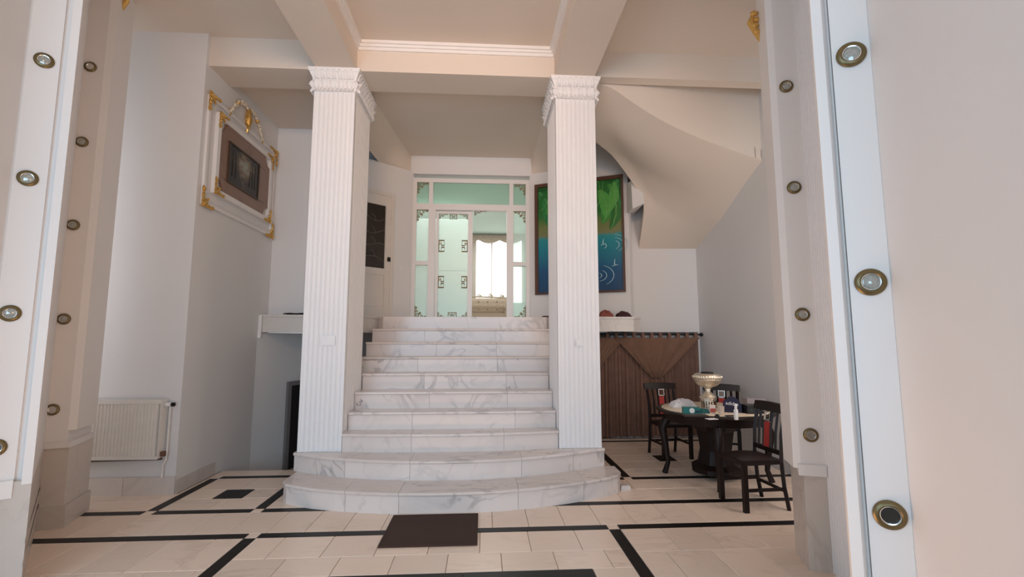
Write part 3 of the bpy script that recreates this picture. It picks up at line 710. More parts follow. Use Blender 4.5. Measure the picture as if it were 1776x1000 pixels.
# --- left far pier (L2)
dL2 = dirv(18); nL2 = (dL2[1], -dL2[0])         # normal towards camera
pL2 = plan(130, 4.13)
a4 = isect(110, pL2, dL2); a5 = isect(147.5, pL2, dL2)
sd = (-dL2[1], dL2[0])
a7 = off(a5, sd, .42)
strip0 = off(a5, sd, .04); strip1 = off(a5, sd, .40)
tL2 = pier('wall_pilaster', 'white pilaster farther back on the left with five small spotlights', [
    ('shaft', [off(a4, dL2, -.3), a5, a7, off(a7, dL2, -.6)], ZP, 4.82, TRIM),
    ('edge_strip', [off(a5, dL2, -.002), off(off(a5, dL2, .045), sd, .03), off(off(a7, dL2, .045), sd, -.04), off(a7, dL2, -.002)], ZP+.10, 4.82, TRIM),
    ('sill', [off(off(a4, dL2, -.3), nL2, .02), off(off(a5, dL2, .03), nL2, .02), off(a7, dL2, .03), off(a7, dL2, -.6)], ZP-.035, ZP+.012, TRIM),
    ('plinth', [off(a4, dL2, -.3), off(a5, dL2, .02), off(a7, dL2, .02), off(a7, dL2, -.6)], .17, ZP-.035, PLINTH),
    ('base_slab', [off(off(a4, dL2, -.3), nL2, .02), off(off(a5, dL2, .04), nL2, .02), off(a7, dL2, .04), off(a7, dL2, -.6)], 0, .17, PLINTH)], None, None, None)
# --- left near pier (L1)
dL1 = dirv(36); nL1 = (dL1[1], -dL1[0])
pL1 = plan(38, 3.03)
b0 = isect(5, pL1, dL1); b1 = isect(66.5, pL1, dL1); b2_ = off(b1, dL1, .035); b3 = off(b2_, dL1, .085)
s0 = off(b2_, nL1, .03); s1_ = off(isect(97, pL1, dL1), nL1, .03)
tL1 = pier('wall_pilaster', 'white pilaster nearest the camera on the left with large spotlights', [
    ('shaft', [b0, off(b1, dL1, .0), off(off(b1, dL1, .0), nL1, -.02), off(s1_, nL1, -.05), off(a4, dL2, .0), off(a4, (-1, .3), .5), off(b0, (-1, .2), .5)], ZP, 4.82, TRIM),
    ('edge_strip', [off(s0, nL1, -.06), s0, s1_, off(s1_, nL1, -.06)], ZP-.02, 4.82, TRIM),
    ('sill', [off(b0, nL1, .025), off(b1, nL1, .025), off(b1, nL1, -.1), off(b0, nL1, -.1)], ZP-.09, ZP+.012, TRIM),
    ('plinth', [b0, off(s1_, nL1, -.005), off(a4, dL2, .0), off(a4, (-1, .3), .5), off(b0, (-1, .2), .5)], .0, ZP, PLINTH)], None, None, None)
for z in (.17, .30): 
    mb = MB(); q0, q1 = off(s1_, nL1, -.002), off(a4, dL2, .01); mb.prism([q0, off(q0, nL1, .02), off(q1, nL1, .02), q1], z, z+.03); mb.build('plinth_moulding', PLINTH, tL1)
mb = MB(); mb.prism([off(b0, nL1, -.03), off(b0, (-1, .2), .4), (-3.2, 2.0), (-2.75, 2.0)], 0, ZC)
struct(mb.build('wall_entrance_left', PLASTER), 'warm lit wall at the left edge beside the near pilaster', 'wall')
# --- right far pier (R2)
dR2 = dirv(-20); nR2 = (dR2[1], -dR2[0])   # normal (-, -)
pR2 = plan(1386, 3.10)
r0 = isect(1366, pR2, dR2); r1 = isect(1407, pR2, dR2); sb = (-dR2[1], dR2[0])
r00 = off(r0, sb, .30)
dR1 = dirv(-30); nR1 = (dR1[1], -dR1[0])
pR1 = plan(1509, 1.64)
q0 = isect(1470, pR1, dR1); q1 = isect(1541, pR1, dR1)
qs0 = isect(1437, pR1, dR1); qs1 = isect(1456, pR1, dR1)
fl0 = r1; fl1 = plan(1442, 2.70)
flp = fluted_line(fl0, fl1, 8, .034, .005, .005)
tR2 = pier('wall_pilaster', 'white pilaster farther back on the right with four small spotlights', [
    ('shaft', [r00, r0, r1, off(r1, (1, .2), .5), off(r00, (1, .2), .6)], ZP, 4.82, TRIM),
    ('edge_strip', [off(off(r0, dR2, -.04), sb, .02), off(r0, dR2, .0), off(r00, dR2, .0), off(off(r00, dR2, -.04), sb, -.03)], ZP-.02, 4.82, TRIM),
    ('fluted_panel', flp+[fl1, off(fl1, (1, .2), .3), off(fl0, (1, .2), .3)], 0, 4.82, COLP),
    ('sill', [off(off(r0, dR2, -.02), nR2, .02), off(r1, nR2, .02), off(r1, nR2, -.1), off(r0, nR2, -.1)], ZP-.06, ZP+.012, TRIM),
    ('plinth', [off(r00, dR2, .01), off(off(r0, dR2, .01), nR2, .008), off(r1, nR2, .008), off(r1, (1, .2), .4), off(r00, (1, .2), .6)], 0, ZP-.05, PLINTH)], None, None, None)
tR1 = pier('wall_pilaster', 'white pilaster nearest the camera on the right with three large spotlights', [
    ('shaft', [off(q0, nR1, 0), q1, off(q1, (1, .3), .5), off(q0, (1, .6), .5)], 0, 4.82, TRIM),
    ('edge_strip', [off(qs0, nR1, -.03), off(qs0, nR1, .006), off(qs1, nR1, .012), off(q0, nR1, -.03)], 0, 4.82, TRIM),
    ('backing', [off(qs0, nR1, -.02), off(q0, nR1, -.02), off(q0, (1, .6), .4), off(qs0, (1, .9), .3)], 0, 4.82, TRIM)], None, None, None)
w0 = off(q1, nR1, -.012)
mb = MB(); mb.prism([w0, off(w0, (1, .3), .5), (2.0, .9), (1.25, .9)], 0, ZC)
struct(mb.build('wall_entrance_right', PLASTER), 'plain wall filling the right edge beside the near pilaster', 'wall')
# curved stone foot between the right piers
mb = MB(); fp = plan(1466, 2.0); mb.tube([(fp[0]-.02+.02*t, fp[1]+.05-.12*t, .60-.35*t*t) for t in [k/8 for k in range(9)]], [.03]*9, 8); mb.build('scroll_foot', PLINTH, tR1, smooth=True)

# --- spotlights
def spot_meshes(r_, empty):
    ring = MB().lathe([(r_*.62, -.004), (r_*.60, .006), (r_*.70, .011), (r_*.88, .009), (r_, .002), (r_, -.004)], seg=28).mesh('ring', BRASS, True)
    lens = MB().lathe([(0.001, -.006), (r_*.62, -.006), (r_*.60, .001), (r_*.45, .004 if not empty else -.003), (0.001, .007 if not empty else -.003)], seg=20).mesh('lens', DARKHOLE if empty else LENS, True)
    trim_ = MB().lathe([(r_*.56, .001), (r_*.56, .008), (r_*.63, .009), (r_*.64, .001)], seg=24).mesh('inner_rim', CHROME, True)
    return ring, lens, trim_
SM = {(r_, e): spot_meshes(r_, e) for r_ in (.046, .05) for e in (False, True)}
def spot(px, py, W, lab, r_=.046, empty=False):
    a, z = W.hit(px, py, .002); p = W.pt(a, z, .006)
    t = thing('spotlight', p, lab, 'spotlight', 'brass spotlights on the pilasters')
    q = Vector((0, 0, 1)).rotation_difference(W.n).to_matrix().to_4x4()
    for nm, me in zip(('ring', 'lens', 'inner_rim'), SM[(r_, empty)]):
        M = q.copy(); M.translation = p; inst(nm, me, t, M)
ordn = ['topmost', 'second from the top', 'third from the top', 'fourth from the top', 'lowest']
WL2 = Wall(a4, a5); WL1 = Wall(b0, b1); WR2 = Wall(r0, r1); WR1 = Wall(q0, q1)
for k, (x, y) in enumerate(((157, 116), (142.5, 246), (127, 390), (111, 553), (91.5, 710))):
    spot(x, y, WL2, 'small brass spotlight on the farther left pilaster, '+ordn[k], .046, k in (0, 4))
for k, (x, y) in enumerate(((76.5, 105), (48, 309), (17.5, 543), (-8, 776))):
    spot(x, y, WL1, 'brass spotlight on the nearer left pilaster, '+(ordn[k] if k < 3 else 'lowest, cut by the photo edge'), .05, k == 3)
for k, (x, y) in enumerate(((1363.5, 150), (1377, 325), (1391.5, 545), (1406, 754))):
    spot(x, y, WR2, 'small brass spotlight on the farther right pilaster, '+(ordn[k] if k < 3 else 'lowest, missing its bulb'), .046, k == 3)
for k, (x, y) in enumerate(((1476, 95), (1509.5, 489), (1543, 892))):
    spot(x, y, WR1, 'large brass spotlight on the nearest right pilaster, '+('topmost', 'middle', 'lowest, missing its bulb')[k], .05, k == 2)
# gilt ornaments at the top of the far piers
def gilt_leafs(name, p, lab, sgn):
    mb = MB(); p = Vector(p)
    mb.tube([p+Vector((sgn*.01, 0, .20)), p+Vector((sgn*.05, 0, .10)), p, p+Vector((-sgn*.02, 0, -.06))], [.012, .026, .02, .006], 8)
    for k in range(4): mb.ell(p+Vector((sgn*.02*(k % 2), -.01, .02+.05*k)), (.035, .02, .022), 8, 5)
    mb.tube([p+Vector((0, 0, -.02)), p+Vector((-sgn*.05, -.01, 0)), p+Vector((-sgn*.09, -.01, .02))], [.012, .008, .003], 6)
    tag(mb.build(name, GOLD, smooth=True), lab, 'ornament')
e7 = off(a5, dL2, .05); u_ = aty(208, 18, e7[1]+.12); gilt_leafs('gilt_ornament', u_, 'gilt leaf ornament at the top of the left pilaster edge', 1)
u_ = aty(1313, 60, r00[1]-.05); gilt_leafs('gilt_ornament', u_, 'gilt leaf ornament at the top of the right pilaster edge', -1)

# ------------------------------------------------------------------ radiator
rx0_, rx1_ = -4.10, aty(278, 745, 4.86).x; rz0, rz1 = .355, .915
rd = thing('radiator', (-3.55, 4.88, rz0), 'white ribbed panel radiator on the left wall', 'radiator')
P = []; nr = 30
for k in range(nr):
    x = lerp(rx0_+.02, rx1_-.02, k/nr); w_ = (rx1_-rx0_-.04)/nr
    P += [(x, 4.842), (x+w_*.3, 4.842), (x+w_*.45, 4.852), (x+w_*.85, 4.852)]
P += [(rx1_-.02, 4.842), (rx1_-.02, 4.86), (rx0_+.02, 4.86)]
MB().prism(P, rz0+.03, rz1-.035).build('ribbed_panel', RADP, rd)
MB().box(rx0_, rx1_, 4.838, 4.862, rz1-.035, rz1-.012).build('edge_rail', RADP, rd); MB().box(rx0_, rx1_, 4.838, 4.862, rz0, rz0+.03).build('edge_rail', RADP, rd)
MB().box(rx0_, rx1_, 4.862, 4.93, rz0+.02, rz1-.02).build('back_panel', RADP, rd)
mb = MB(); mb.box(rx0_, rx1_, 4.838, 4.935, rz1-.012, rz1); mb.build('top_grille', RADP, rd)
MB().box(rx1_, rx1_+.006, 4.838, 4.935, rz0+.005, rz1).build('side_cover', RADP, rd)
mb = MB(); mb.lathe([(.012, 0), (.022, .01), (.022, .05), (.014, .06)], (rx1_+.006, 4.89, rz1-.05), 12, (1, 0, 0)); mb.build('valve', WHITEPL, rd, True)
mb = MB(); mb.lathe([(.012, 0), (.02, .005), (.02, .03), (.008, .035)], (rx1_+.066, 4.89, rz1-.05), 12, (1, 0, 0)); mb.build('valve_knob', DARKMET, rd, True)
mb = MB(); mb.tube([(rx1_+.05, 4.905, rz1-.06), (rx1_+.05, 4.905, rz0+.08), (rx1_+.045, 4.905, rz0-.02), (rx1_+.02, 4.905, rz0-.07), (rx1_+.02, 4.905, .17)], .010, 8); mb.build('pipe', RADP, rd, True)
mb = MB(); mb.box(rx1_+.002, rx1_+.05, 4.87, 4.915, rz0+.02, rz0+.065); mb.build('lower_valve', mat('copper_valve', (.20, .10, .07), .5, metal=.5), rd)
mb = MB(); mb.tube([(rx0_, 4.895, rz0-.02), (rx1_+.01, 4.895, rz0-.005)], .013, 8); mb.build('return_pipe', mat('brown_pipe', (.10, .065, .05), .6), rd, True)

# ------------------------------------------------------------------ framed landscape on the left wall (x = XL, faces +x)
WP = Wall((XL, 4.95), (XL, 6.75))
fp_ = thing('framed_painting', WP.pt(.88, 2.9, .02), 'small landscape set in a brown marble panel with white mouldings and gilt corners', 'painting')
def wpb(a0, a1, z0, z1, d0, d1, nm, mt, par=None): mb = MB(); WP.box(mb, a0, a1, z0, z1, d0, d1); return mb.build(nm, mt, par or fp_)
oa0, oa1, oz0, oz1 = .07, 1.69, 2.93, 4.15
for (a, b, c, d) in ((oa0, oa0+.035, oz0, oz1), (oa1-.035, oa1, oz0, oz1), (oa0+.035, oa1-.035, oz0, oz0+.035), (oa0+.035, oa1-.035, oz1-.035, oz1)):
    wpb(a, b, c, d, .001, .028, 'outer_moulding', TRIM)
ia0, ia1, iz0, iz1 = .235, 1.58, 3.10, 4.03
for (a, b, c, d) in ((ia0, ia0+.06, iz0, iz1), (ia1-.06, ia1, iz0, iz1), (ia0+.06, ia1-.06, iz0, iz0+.06), (ia0+.06, ia1-.06, iz1-.06, iz1)):
    wpb(a, b, c, d, .001, .045, 'inner_moulding', TRIM)
BRM = marble('brown_marble', (.25, .145, .10), (.09, .05, .035), .3, 3.0, .6, .12)
# panel with scooped corners made of four slabs
pa0, pa1, pz0, pz1 = ia0+.055, ia1-.055, iz0+.055, iz1-.055
mb = MB(); c_ = .13; out = []
for (cx, cz, a_) in ((pa0, pz0, 0), (pa1, pz0, 90), (pa1, pz1, 180), (pa0, pz1, 270)):
    for k in range(6):
        g = R(a_+90-18*k); out.append((cx+c_*math.cos(g), cz+c_*math.sin(g)))
fv = [WP.pt(a, z, .030) for a, z in out]; bv = [WP.pt(a, z, .004) for a, z in out]; n = len(out)
mb.add(fv+bv, [tuple(range(n)), tuple(range(2*n-1, n-1, -1))]+[(i, i+n, (i+1) % n+n, (i+1) % n) for i in range(n)])
mb.build('marble_panel', BRM, fp_)
ca0, ca1 = WP.hit(397, 290)[0], WP.hit(446, 300)[0]; cz0, cz1 = WP.hit(396, 310)[1], WP.hit(396, 253)[1]
cz0 = 3.33; cz1 = 3.78; ca0 = .50; ca1 = 1.20
for z in (cz0, cz1): wpb(pa0+.12 if z == cz0 else pa0+.12, pa1-.12, z-.003, z+.001, .0305, .0312, 'slab_joint', mat('dark_joint', (.05, .03, .025), .8))
# painting canvas with procedural woodland glade
def landscape_mat():
    M = bpy.data.materials.new('woodland_oil_painting'); M.use_nodes = True
    nt = M.node_tree; N = nt.nodes; L = nt.links; b = N['Principled BSDF']
    tc = N.new('ShaderNodeTexCoord'); sp = N.new('ShaderNodeSeparateXYZ'); L.new(tc.outputs['Generated'], sp.inputs[0])
    nz = N.new('ShaderNodeTexNoise'); nz.inputs['Scale'].default_value = 7; nz.inputs['Detail'].default_value = 6; L.new(tc.outputs['Generated'], nz.inputs['Vector'])
    def m(op, a, b_):
        x = N.new('ShaderNodeMath'); x.operation = op
        for i, v in enumerate((a, b_)):
            if isinstance(v, (int, float)): x.inputs[i].default_value = v
            else: L.new(v, x.inputs[i])
        return x.outputs[0]
    dx = m('MULTIPLY', m('ABSOLUTE', m('SUBTRACT', sp.outputs[1], .5), 0), 1.7); dz = m('ABSOLUTE', m('SUBTRACT', sp.outputs[2], .66), 0)
    f = m('ADD', m('ADD', dx, dz), m('MULTIPLY', m('SUBTRACT', nz.outputs['Fac'], .5), .9))
    cr = N.new('ShaderNodeValToRGB'); L.new(f, cr.inputs[0]); e = cr.color_ramp.elements
    e[0].position = .05; e[0].color = (.34, .40, .34, 1); e[1].position = .75; e[1].color = (.015, .012, .008, 1)
    x = cr.color_ramp.elements.new(.28); x.color = (.22, .16, .09, 1); x = cr.color_ramp.elements.new(.5); x.color = (.07, .045, .025, 1)
    L.new(cr.outputs[0], b.inputs['Base Color']); b.inputs['Roughness'].default_value = .35
    return M
LM = landscape_mat()
for (a, b, c, d) in ((ca0-.02, ca0, cz0-.02, cz1+.02), (ca1, ca1+.02, cz0-.02, cz1+.02), (ca0, ca1, cz0-.02, cz0), (ca0, ca1, cz1, cz1+.02)):
    wpb(a, b, c, d, .0315, .045, 'inner_frame', mat('dark_bronze_frame', (.08, .05, .03), .4, metal=.4))
cv = wpb(ca0, ca1, cz0, cz1, .0315, .036, 'canvas', LM)
for k, (t, h) in enumerate(((.10, .9), (.2, .8), (.78, .85), (.88, .95), (.70, .6))):
    mb = MB(); mb.tube([WP.pt(lerp(ca0, ca1, t)+.01*math.sin(q*3+k), lerp(cz0+.08, cz0+.08+(cz1-cz0-.1)*h, q), .0365) for q in (0, .3, .6, 1)], [.006, .005, .004, .002], 5); mb.build('painted_trunk', mat('painted_trunk_brown', (.03, .02, .012), .5), cv)
# gilt corners
def gilt_corner():   # corner at origin; grows +x and -z; y out = -
    mb = MB()
    def blade(p, a, L_, r_):
        mb.tube([(p[0]+L_*t*math.cos(a), -.010-.014*math.sin(t*3), p[1]+L_*t*math.sin(a)) for t in (0, .2, .4, .6, .8, 1)], [r_*k for k in (.45, .9, 1, .8, .5, .1)], 6)
    for k in range(5):      # stepped leaves along both arms
        q = .03+.043*k
        blade((q, -.012), R(-50+6*k), .085-.012*k, .013); blade((.012, -q), R(-40-6*k), .085-.012*k, .013)
    blade((.02, -.02), R(-45), .15, .018)
    mb.tube([(.24*t, -.016, -.012-.006*math.sin(t*20)) for t in [k/12 for k in range(13)]], .010, 6)
    mb.tube([(.012+.006*math.sin(t*20), -.016, -.24*t) for t in [k/12 for k in range(13)]], .010, 6)
    for c, r_ in (((.085, -.055), .026), ((.055, -.085), .026), ((.215, -.03), .022), ((.03, -.215), .022)):
        mb.tube([(x, -.022, z) for x, _, z in spiral(c, r_, 1.3, 0)], .007, 6)
    for c in ((.02, -.02), (.10, -.10)): mb.ell((c[0], -.03, c[1]), (.016, .014, .016), 7, 4)
    return mb.mesh('gilt_corner', GOLD, True)
GC = gilt_corner()
for (A0, A1, Z0, Z1, s, dd) in ((oa0-.03, oa1+.03, oz0-.03, oz1+.03, .92, .02), (ia0-.01, ia1+.01, iz0-.01, iz1+.01, .80, .04)):
    for (a, z, sx, sz) in ((A0, Z1, 1, 1), (A1, Z1, -1, 1), (A0, Z0, 1, -1), (A1, Z0, -1, -1)):
        inst('gilt_corner', GC, fp_, WP.frame(a, z, dd) @ Matrix.Diagonal((s*sx, s, s*sz, 1)))
# crest above the painting
ak, zk = .88, 4.24
cr_ = thing('wall_crest', WP.pt(ak, zk, .02), 'cream and gilt floral crest above the framed landscape', 'ornament')
mb = MB()
for k in range(5): mb.ell(WP.pt(ak+.02*math.sin(k*2), zk-.08+.05*k, .025), (.025, .055-.006*k, .045), 8, 5)
mb.tube([WP.pt(ak, zk+.16, .02), WP.pt(ak, zk, .035), WP.pt(ak, zk-.16, .02)], [.02, .045, .008], 8)
mb.build('gilt_drop', GOLD, cr_, True)
for s in (-1, 1):
    mb = MB(); path = [WP.pt(ak+s*.40*t, zk+.14+.06*math.sin(t*2.6)-(.26*t*t), .02) for t in [k/10 for k in range(11)]]
    mb.tube(path, [.014]*11, 7)
    for k in range(1, 11, 1): mb.ell(path[k]+Vector((.012, 0, .012*(-1)**k)), (.018, .030, .022), 7, 4)
    mb.build('garland', GOLDW, cr_, True)
    mb = MB(); mb.ell(path[10], (.015, .03, .045), 8, 5); mb.ell(path[6], (.03, .03, .028), 8, 5); mb.build('garland_tip', GOLD, cr_, True)

# ------------------------------------------------------------------ jungle picture on the right angled wall
WJ = Wall(AR0, AR1)
ja0 = WJ.hit(929, 420)[0]; ja1 = WJ.hit(1083, 400)[0]; jz0 = WJ.hit(1083, 506)[1]; jz1 = WJ.hit(1082, 303)[1]
jp = thing('jungle_picture', WJ.pt((ja0+ja1)/2, jz0, .02), 'large picture of green jungle leaves over blue water in a brown frame', 'picture')
JF = mat('brown_picture_frame', (.09, .035, .018), .45, noise=.3, nscale=20)
def wj(a0, a1, z0, z1, d0, d1, nm, mt, par=None): mb = MB(); WJ.box(mb, a0, a1, z0, z1, d0, d1); return mb.build(nm, mt, par or jp)
fw = .055
wj(ja0, ja0+fw, jz0, jz1, .001, .05, 'frame_bar', JF); wj(ja1-.03, ja1, jz0, jz1, .001, .05, 'frame_bar', JF); wj(ja0+fw, ja1-.03, jz0, jz0+.03, .001, .05, 'frame_bar', JF); wj(ja0+fw, ja1-.03, jz1-fw, jz1, .001, .05, 'frame_bar', JF)
def jungle_mat():
    M = bpy.data.materials.new('jungle_print'); M.use_nodes = True
    nt = M.node_tree; N = nt.nodes; L = nt.links; b = N['Principled BSDF']
    tc = N.new('ShaderNodeTexCoord'); sp = N.new('ShaderNodeSeparateXYZ'); L.new(tc.outputs['Generated'], sp.inputs[0])
    nz = N.new('ShaderNodeTexNoise'); nz.inputs['Scale'].default_value = 4; nz.inputs['Detail'].default_value = 4; L.new(tc.outputs['Generated'], nz.inputs['Vector'])
    ma = N.new('ShaderNodeMath'); ma.operation = 'MULTIPLY_ADD'; ma.inputs[1].default_value = .10; L.new(nz.outputs['Fac'], ma.inputs[0]); L.new(sp.outputs[2], ma.inputs[2])
    cr = N.new('ShaderNodeValToRGB'); L.new(ma.outputs[0], cr.inputs[0]); e = cr.color_ramp.elements
    e[0].position = 0; e[0].color = (.008, .045, .12, 1); e[1].position = 1; e[1].color = (.008, .10, .018, 1)
    for p, c in ((.25, (.006, .085, .20)), (.50, (.008, .25, .30)), (.545, (.02, .28, .30)), (.575, (.20, .21, .09)), (.66, (.17, .21, .06)), (.76, (.02, .17, .035)), (.9, (.012, .13, .02))):
        x = cr.color_ramp.elements.new(p); x.color = (*c, 1)
    L.new(cr.outputs[0], b.inputs['Base Color']); b.inputs['Roughness'].default_value = .3
    return M
jc = wj(ja0+fw, ja1-.03, jz0+.03, jz1-fw, .001, .020, 'canvas', jungle_mat())
def leaf(pts_base, tip, wd_, col_, nm='painted_leaf', d=.0215):
    b0_, t0_ = Vector(pts_base), Vector(tip); ax = (t0_-b0_); nn_ = Vector((-ax.y, ax.x)).normalized(); rows = []
    for i in range(11):
        t = i/10; c = b0_+ax*t+nn_*(.06*math.sin(t*3)); hw = wd_*math.sin(math.pi*min(1, t*.92+.06))**.8
        rows.append([WJ.pt(c.x+nn_.x*hw*s, c.y+nn_.y*hw*s, d+.0015*(1-abs(s))) for s in (-1, -.5, 0, .5, 1)])
    mb = MB(); mb.slab(rows, -WJ.n*.0012); lf_ = mb.build(nm, col_, jc, smooth=True)
    mb = MB(); mb.tube([WJ.pt((b0_+ax*t+nn_*(.06*math.sin(t*3))).x, (b0_+ax*t+nn_*(.06*math.sin(t*3))).y, d+.002) for t in (0, .25, .5, .75, .98)], .004, 5)
    return lf_, mb
GR = [mat('leaf_green_%d' % k, c, .4, noise=.35, nscale=14) for k, c in enumerate(((.04, .26, .035), (.012, .15, .02), (.08, .36, .06), (.02, .21, .05)))]
RIB = mat('leaf_rib_pale', (.20, .45, .12), .5)
def J(px, py): return WJ.hit(px, py)
for i, (bx, by, tx, ty, wd_, g) in enumerate(((1034, 314, 1056, 350, .11, 1), (1072, 312, 1040, 345, .10, 3), (1040, 322, 1032, 365, .10, 3), (936, 334, 946, 372, .09, 3), (1058, 320, 1045, 388, .13, 0), (1062, 324, 1062, 392, .09, 3), (1046, 316, 1026, 372, .15, 1), (1068, 345, 1058, 398, .08, 1), (1066, 316, 1050, 372, .08, 2), (1040, 330, 1050, 380, .10, 2),
                                        (952, 332, 938, 366, .13, 1), (946, 345, 950, 392, .12, 3), (965, 335, 948, 372, .13, 0), (985, 325, 970, 385, .16, 0), (1008, 322, 1000, 390, .16, 2)  )):
    lf_, rb = leaf(J(bx, by), J(tx, ty), wd_, GR[g], d=.0215+.0009*i); rb.build('leaf_rib', RIB, jc, True)
WH = mat('white_ripple_paint', (.55, .75, .78), .5)
for (cx, cy, rr, a0, a1) in ((1062, 425, .10, -60, 60), (1062, 425, .16, -55, 75), (1062, 425, .22, -50, 80), (1046, 427, .05, -70, 70), (1038, 478, .12, -80, 60), (1038, 478, .22, -60, 70), (1038, 478, .05, -70, 70)):
    c = J(cx, cy); mb = MB(); mb.tube([WJ.pt(c[0]+rr*1.1*math.cos(R(lerp(a0, a1, k/14))), c[1]+rr*.75*math.sin(R(lerp(a0, a1, k/14))), .0212) for k in range(15)], [.002+.003*math.sin(math.pi*k/14) for k in range(15)], 5); mb.build('painted_ripple', WH, jc, True)
for (cx, cy, s) in ((1046, 424, 1), (1066, 460, 1.1)):
    c = J(cx, cy); mb = MB(); mb.tube([WJ.pt(c[0]+.01*s, c[1]+.09*s, .0214), WJ.pt(c[0], c[1]+.02*s, .0214), WJ.pt(c[0]+.01, c[1], .0214)], [.003, .009, .006], 5); mb.tube([WJ.pt(c[0]-.03*s, c[1]-.01, .0214), WJ.pt(c[0]+.05*s, c[1]+.01, .0214)], .004, 5); mb.build('painted_splash', WH, jc, True)

# ------------------------------------------------------------------ curtain and rod
ZR = 1.585
rod = thing('curtain_rod', (2.3, 7.19, ZR), 'black curtain rod with ball finial under the right shelf', 'curtain rod')
mb = MB(); mb.tube([(1.15, 7.19, ZR-.01), (3.41, 7.19, ZR-.01)], .013, 10); mb.build('rod', DARKMET, rod, True)
MB().ell((3.415, 7.19, ZR-.01), (.03, .03, .03), 12, 8).build('finial', DARKMET, rod, True)
MB().box(1.15, 3.38, 7.232, 7.295, ZR+.012, ZR+.026).build('dark_pelmet_board', DARKMET, rod)
def cloth_mat(name, col, tr_):
    M = mat(name, col, .9, noise=.22, nscale=9); N = M.node_tree.nodes; L = M.node_tree.links
    t = N.new('ShaderNodeBsdfTransparent'); mx = N.new('ShaderNodeMixShader'); mx.inputs[0].default_value = tr_
    L.new(N['Principled BSDF'].outputs[0], mx.inputs[1]); L.new(t.outputs[0], mx.inputs[2]); L.new(mx.outputs[0], N['Material Output'].inputs[0]); return M
CU = cloth_mat('brown_curtain_cloth', (.21, .115, .082), .06); CU2 = cloth_mat('sheer_brown_swag', (.25, .135, .088), .25)
ct = thing('curtain', (2.3, 7.19, 0), 'brown tab-top curtain with crossed sheer swags below the right shelf', 'curtain')
def drape(x0, x1, ztop, zbot, y, amp, waves, mt, nm, ncol=90, nrow=10):
    rows = []
    for i in range(nrow+1):
        t = i/nrow; rows.append([(lerp(x0, x1, k/ncol), y+amp*(.4+.6*t)*(math.sin(k/ncol*waves*2*math.pi)+.4*math.sin(k/ncol*waves*4.7*math.pi+1)), lerp(ztop, zbot, t)+.006*math.sin(k*.7)) for k in range(ncol+1)])
    mb = MB(); mb.slab(rows, (0, .004, 0)); return mb.build(nm, mt, ct, smooth=True)
drape(1.17, 2.12, ZR-.06, .03, 7.19, .022, 13, CU, 'curtain_panel'); drape(2.09, 3.36, ZR-.06, .03, 7.19, .022, 17, CU, 'curtain_panel')
def swag(x0, x1, xt, zt_, y, mt):
    rows = []; nc, nr_ = 44, 12
    for i in range(nr_+1):
        t = i/nr_; w_ = (1-t)**.85*.97+.03; row = []
        for k in range(nc+1):
            s = k/nc; xa = lerp(x0, x1, s); x = lerp(xt+(s-.5)*.07, xa, w_)
            zz = lerp(ZR-.06, zt_, t)+.03*math.sin(t*math.pi)*(2*s-1)**2
            row.append((x, y-.02*math.sin(t*math.pi)+.012*math.sin(s*30+t*2), zz))
        rows.append(row)
    mb = MB(); mb.slab(rows, (0, .003, 0)); o = mb.build('swag', mt, ct, smooth=True)
    for e in (0, nc):
        mb = MB(); mb.tube([Vector(r_[e])+Vector((0, -.006, 0)) for r_ in rows], .010, 6); mb.build('swag_hem', CU2, o, True)
swag(2.02, 3.34, 2.66, .92, 7.13, CU2); swag(1.17, 2.16, 1.55, .92, 7.125, CU2)
for k in range(16):
    x = 1.22+k*.14; mb = MB(); mb.tube([(x, 7.165, ZR-.08), (x, 7.17, ZR), (x, 7.19, ZR+.016), (x, 7.21, ZR), (x, 7.215, ZR-.08)], .006, 5); mb.v = [(x+(v[0]-x)*4.5, v[1], v[2]) for v in mb.v]; mb.build('tab_loop', CU, ct, True)

# ------------------------------------------------------------------ dining table
TX, TY, TZ, TR = 2.56, 5.17, .735, .61
tb = thing('dining_table', (TX, TY, 0), 'round dark wood dining table with cream inlaid top', 'table')
mb = MB(); mb.lathe([(.02, -.035), (TR-.05, -.035), (TR-.01, -.03), (TR, -.018), (TR-.004, -.006), (TR-.02, 0), (.02, 0)], (TX, TY, TZ), 56); mb.build('table_top', WOOD, tb, True)
mb = MB(); mb.lathe([(.01, 0.001), (TR-.055, 0.001), (TR-.06, .005), (.01, .006)], (TX, TY, TZ), 56); mb.build('inlay', CREAM, tb, True)
mb = MB(); mb.lathe([(TR-.14, -.13), (TR-.09, -.12), (TR-.07, -.036), (TR-.14, -.036)], (TX, TY, TZ), 48); mb.build('apron', WOOD, tb, True)
mb = MB(); mb.lathe([(.24, .06), (.27, .08), (.27, .12), (.20, .16), (.17, .3), (.20, .5), (.28, .6), (.30, .62)], (TX, TY, 0), 8); mb.build('pedestal', WOOD, tb)
for k in range(4):
    a = R(247+90*k); u = Vector((math.cos(a), math.sin(a), 0)); c = Vector((TX, TY, 0)); mb = MB()
    mb.tube([c+u*.50+Vector((0, 0, .60)), c+u*.55+Vector((0, 0, .50)), c+u*.52+Vector((0, 0, .30)), c+u*.50+Vector((0, 0, .12)), c+u*.54+Vector((0, 0, .0))], [.05, .048, .034, .026, .032], 10); mb.build('leg', WOOD, tb, True)

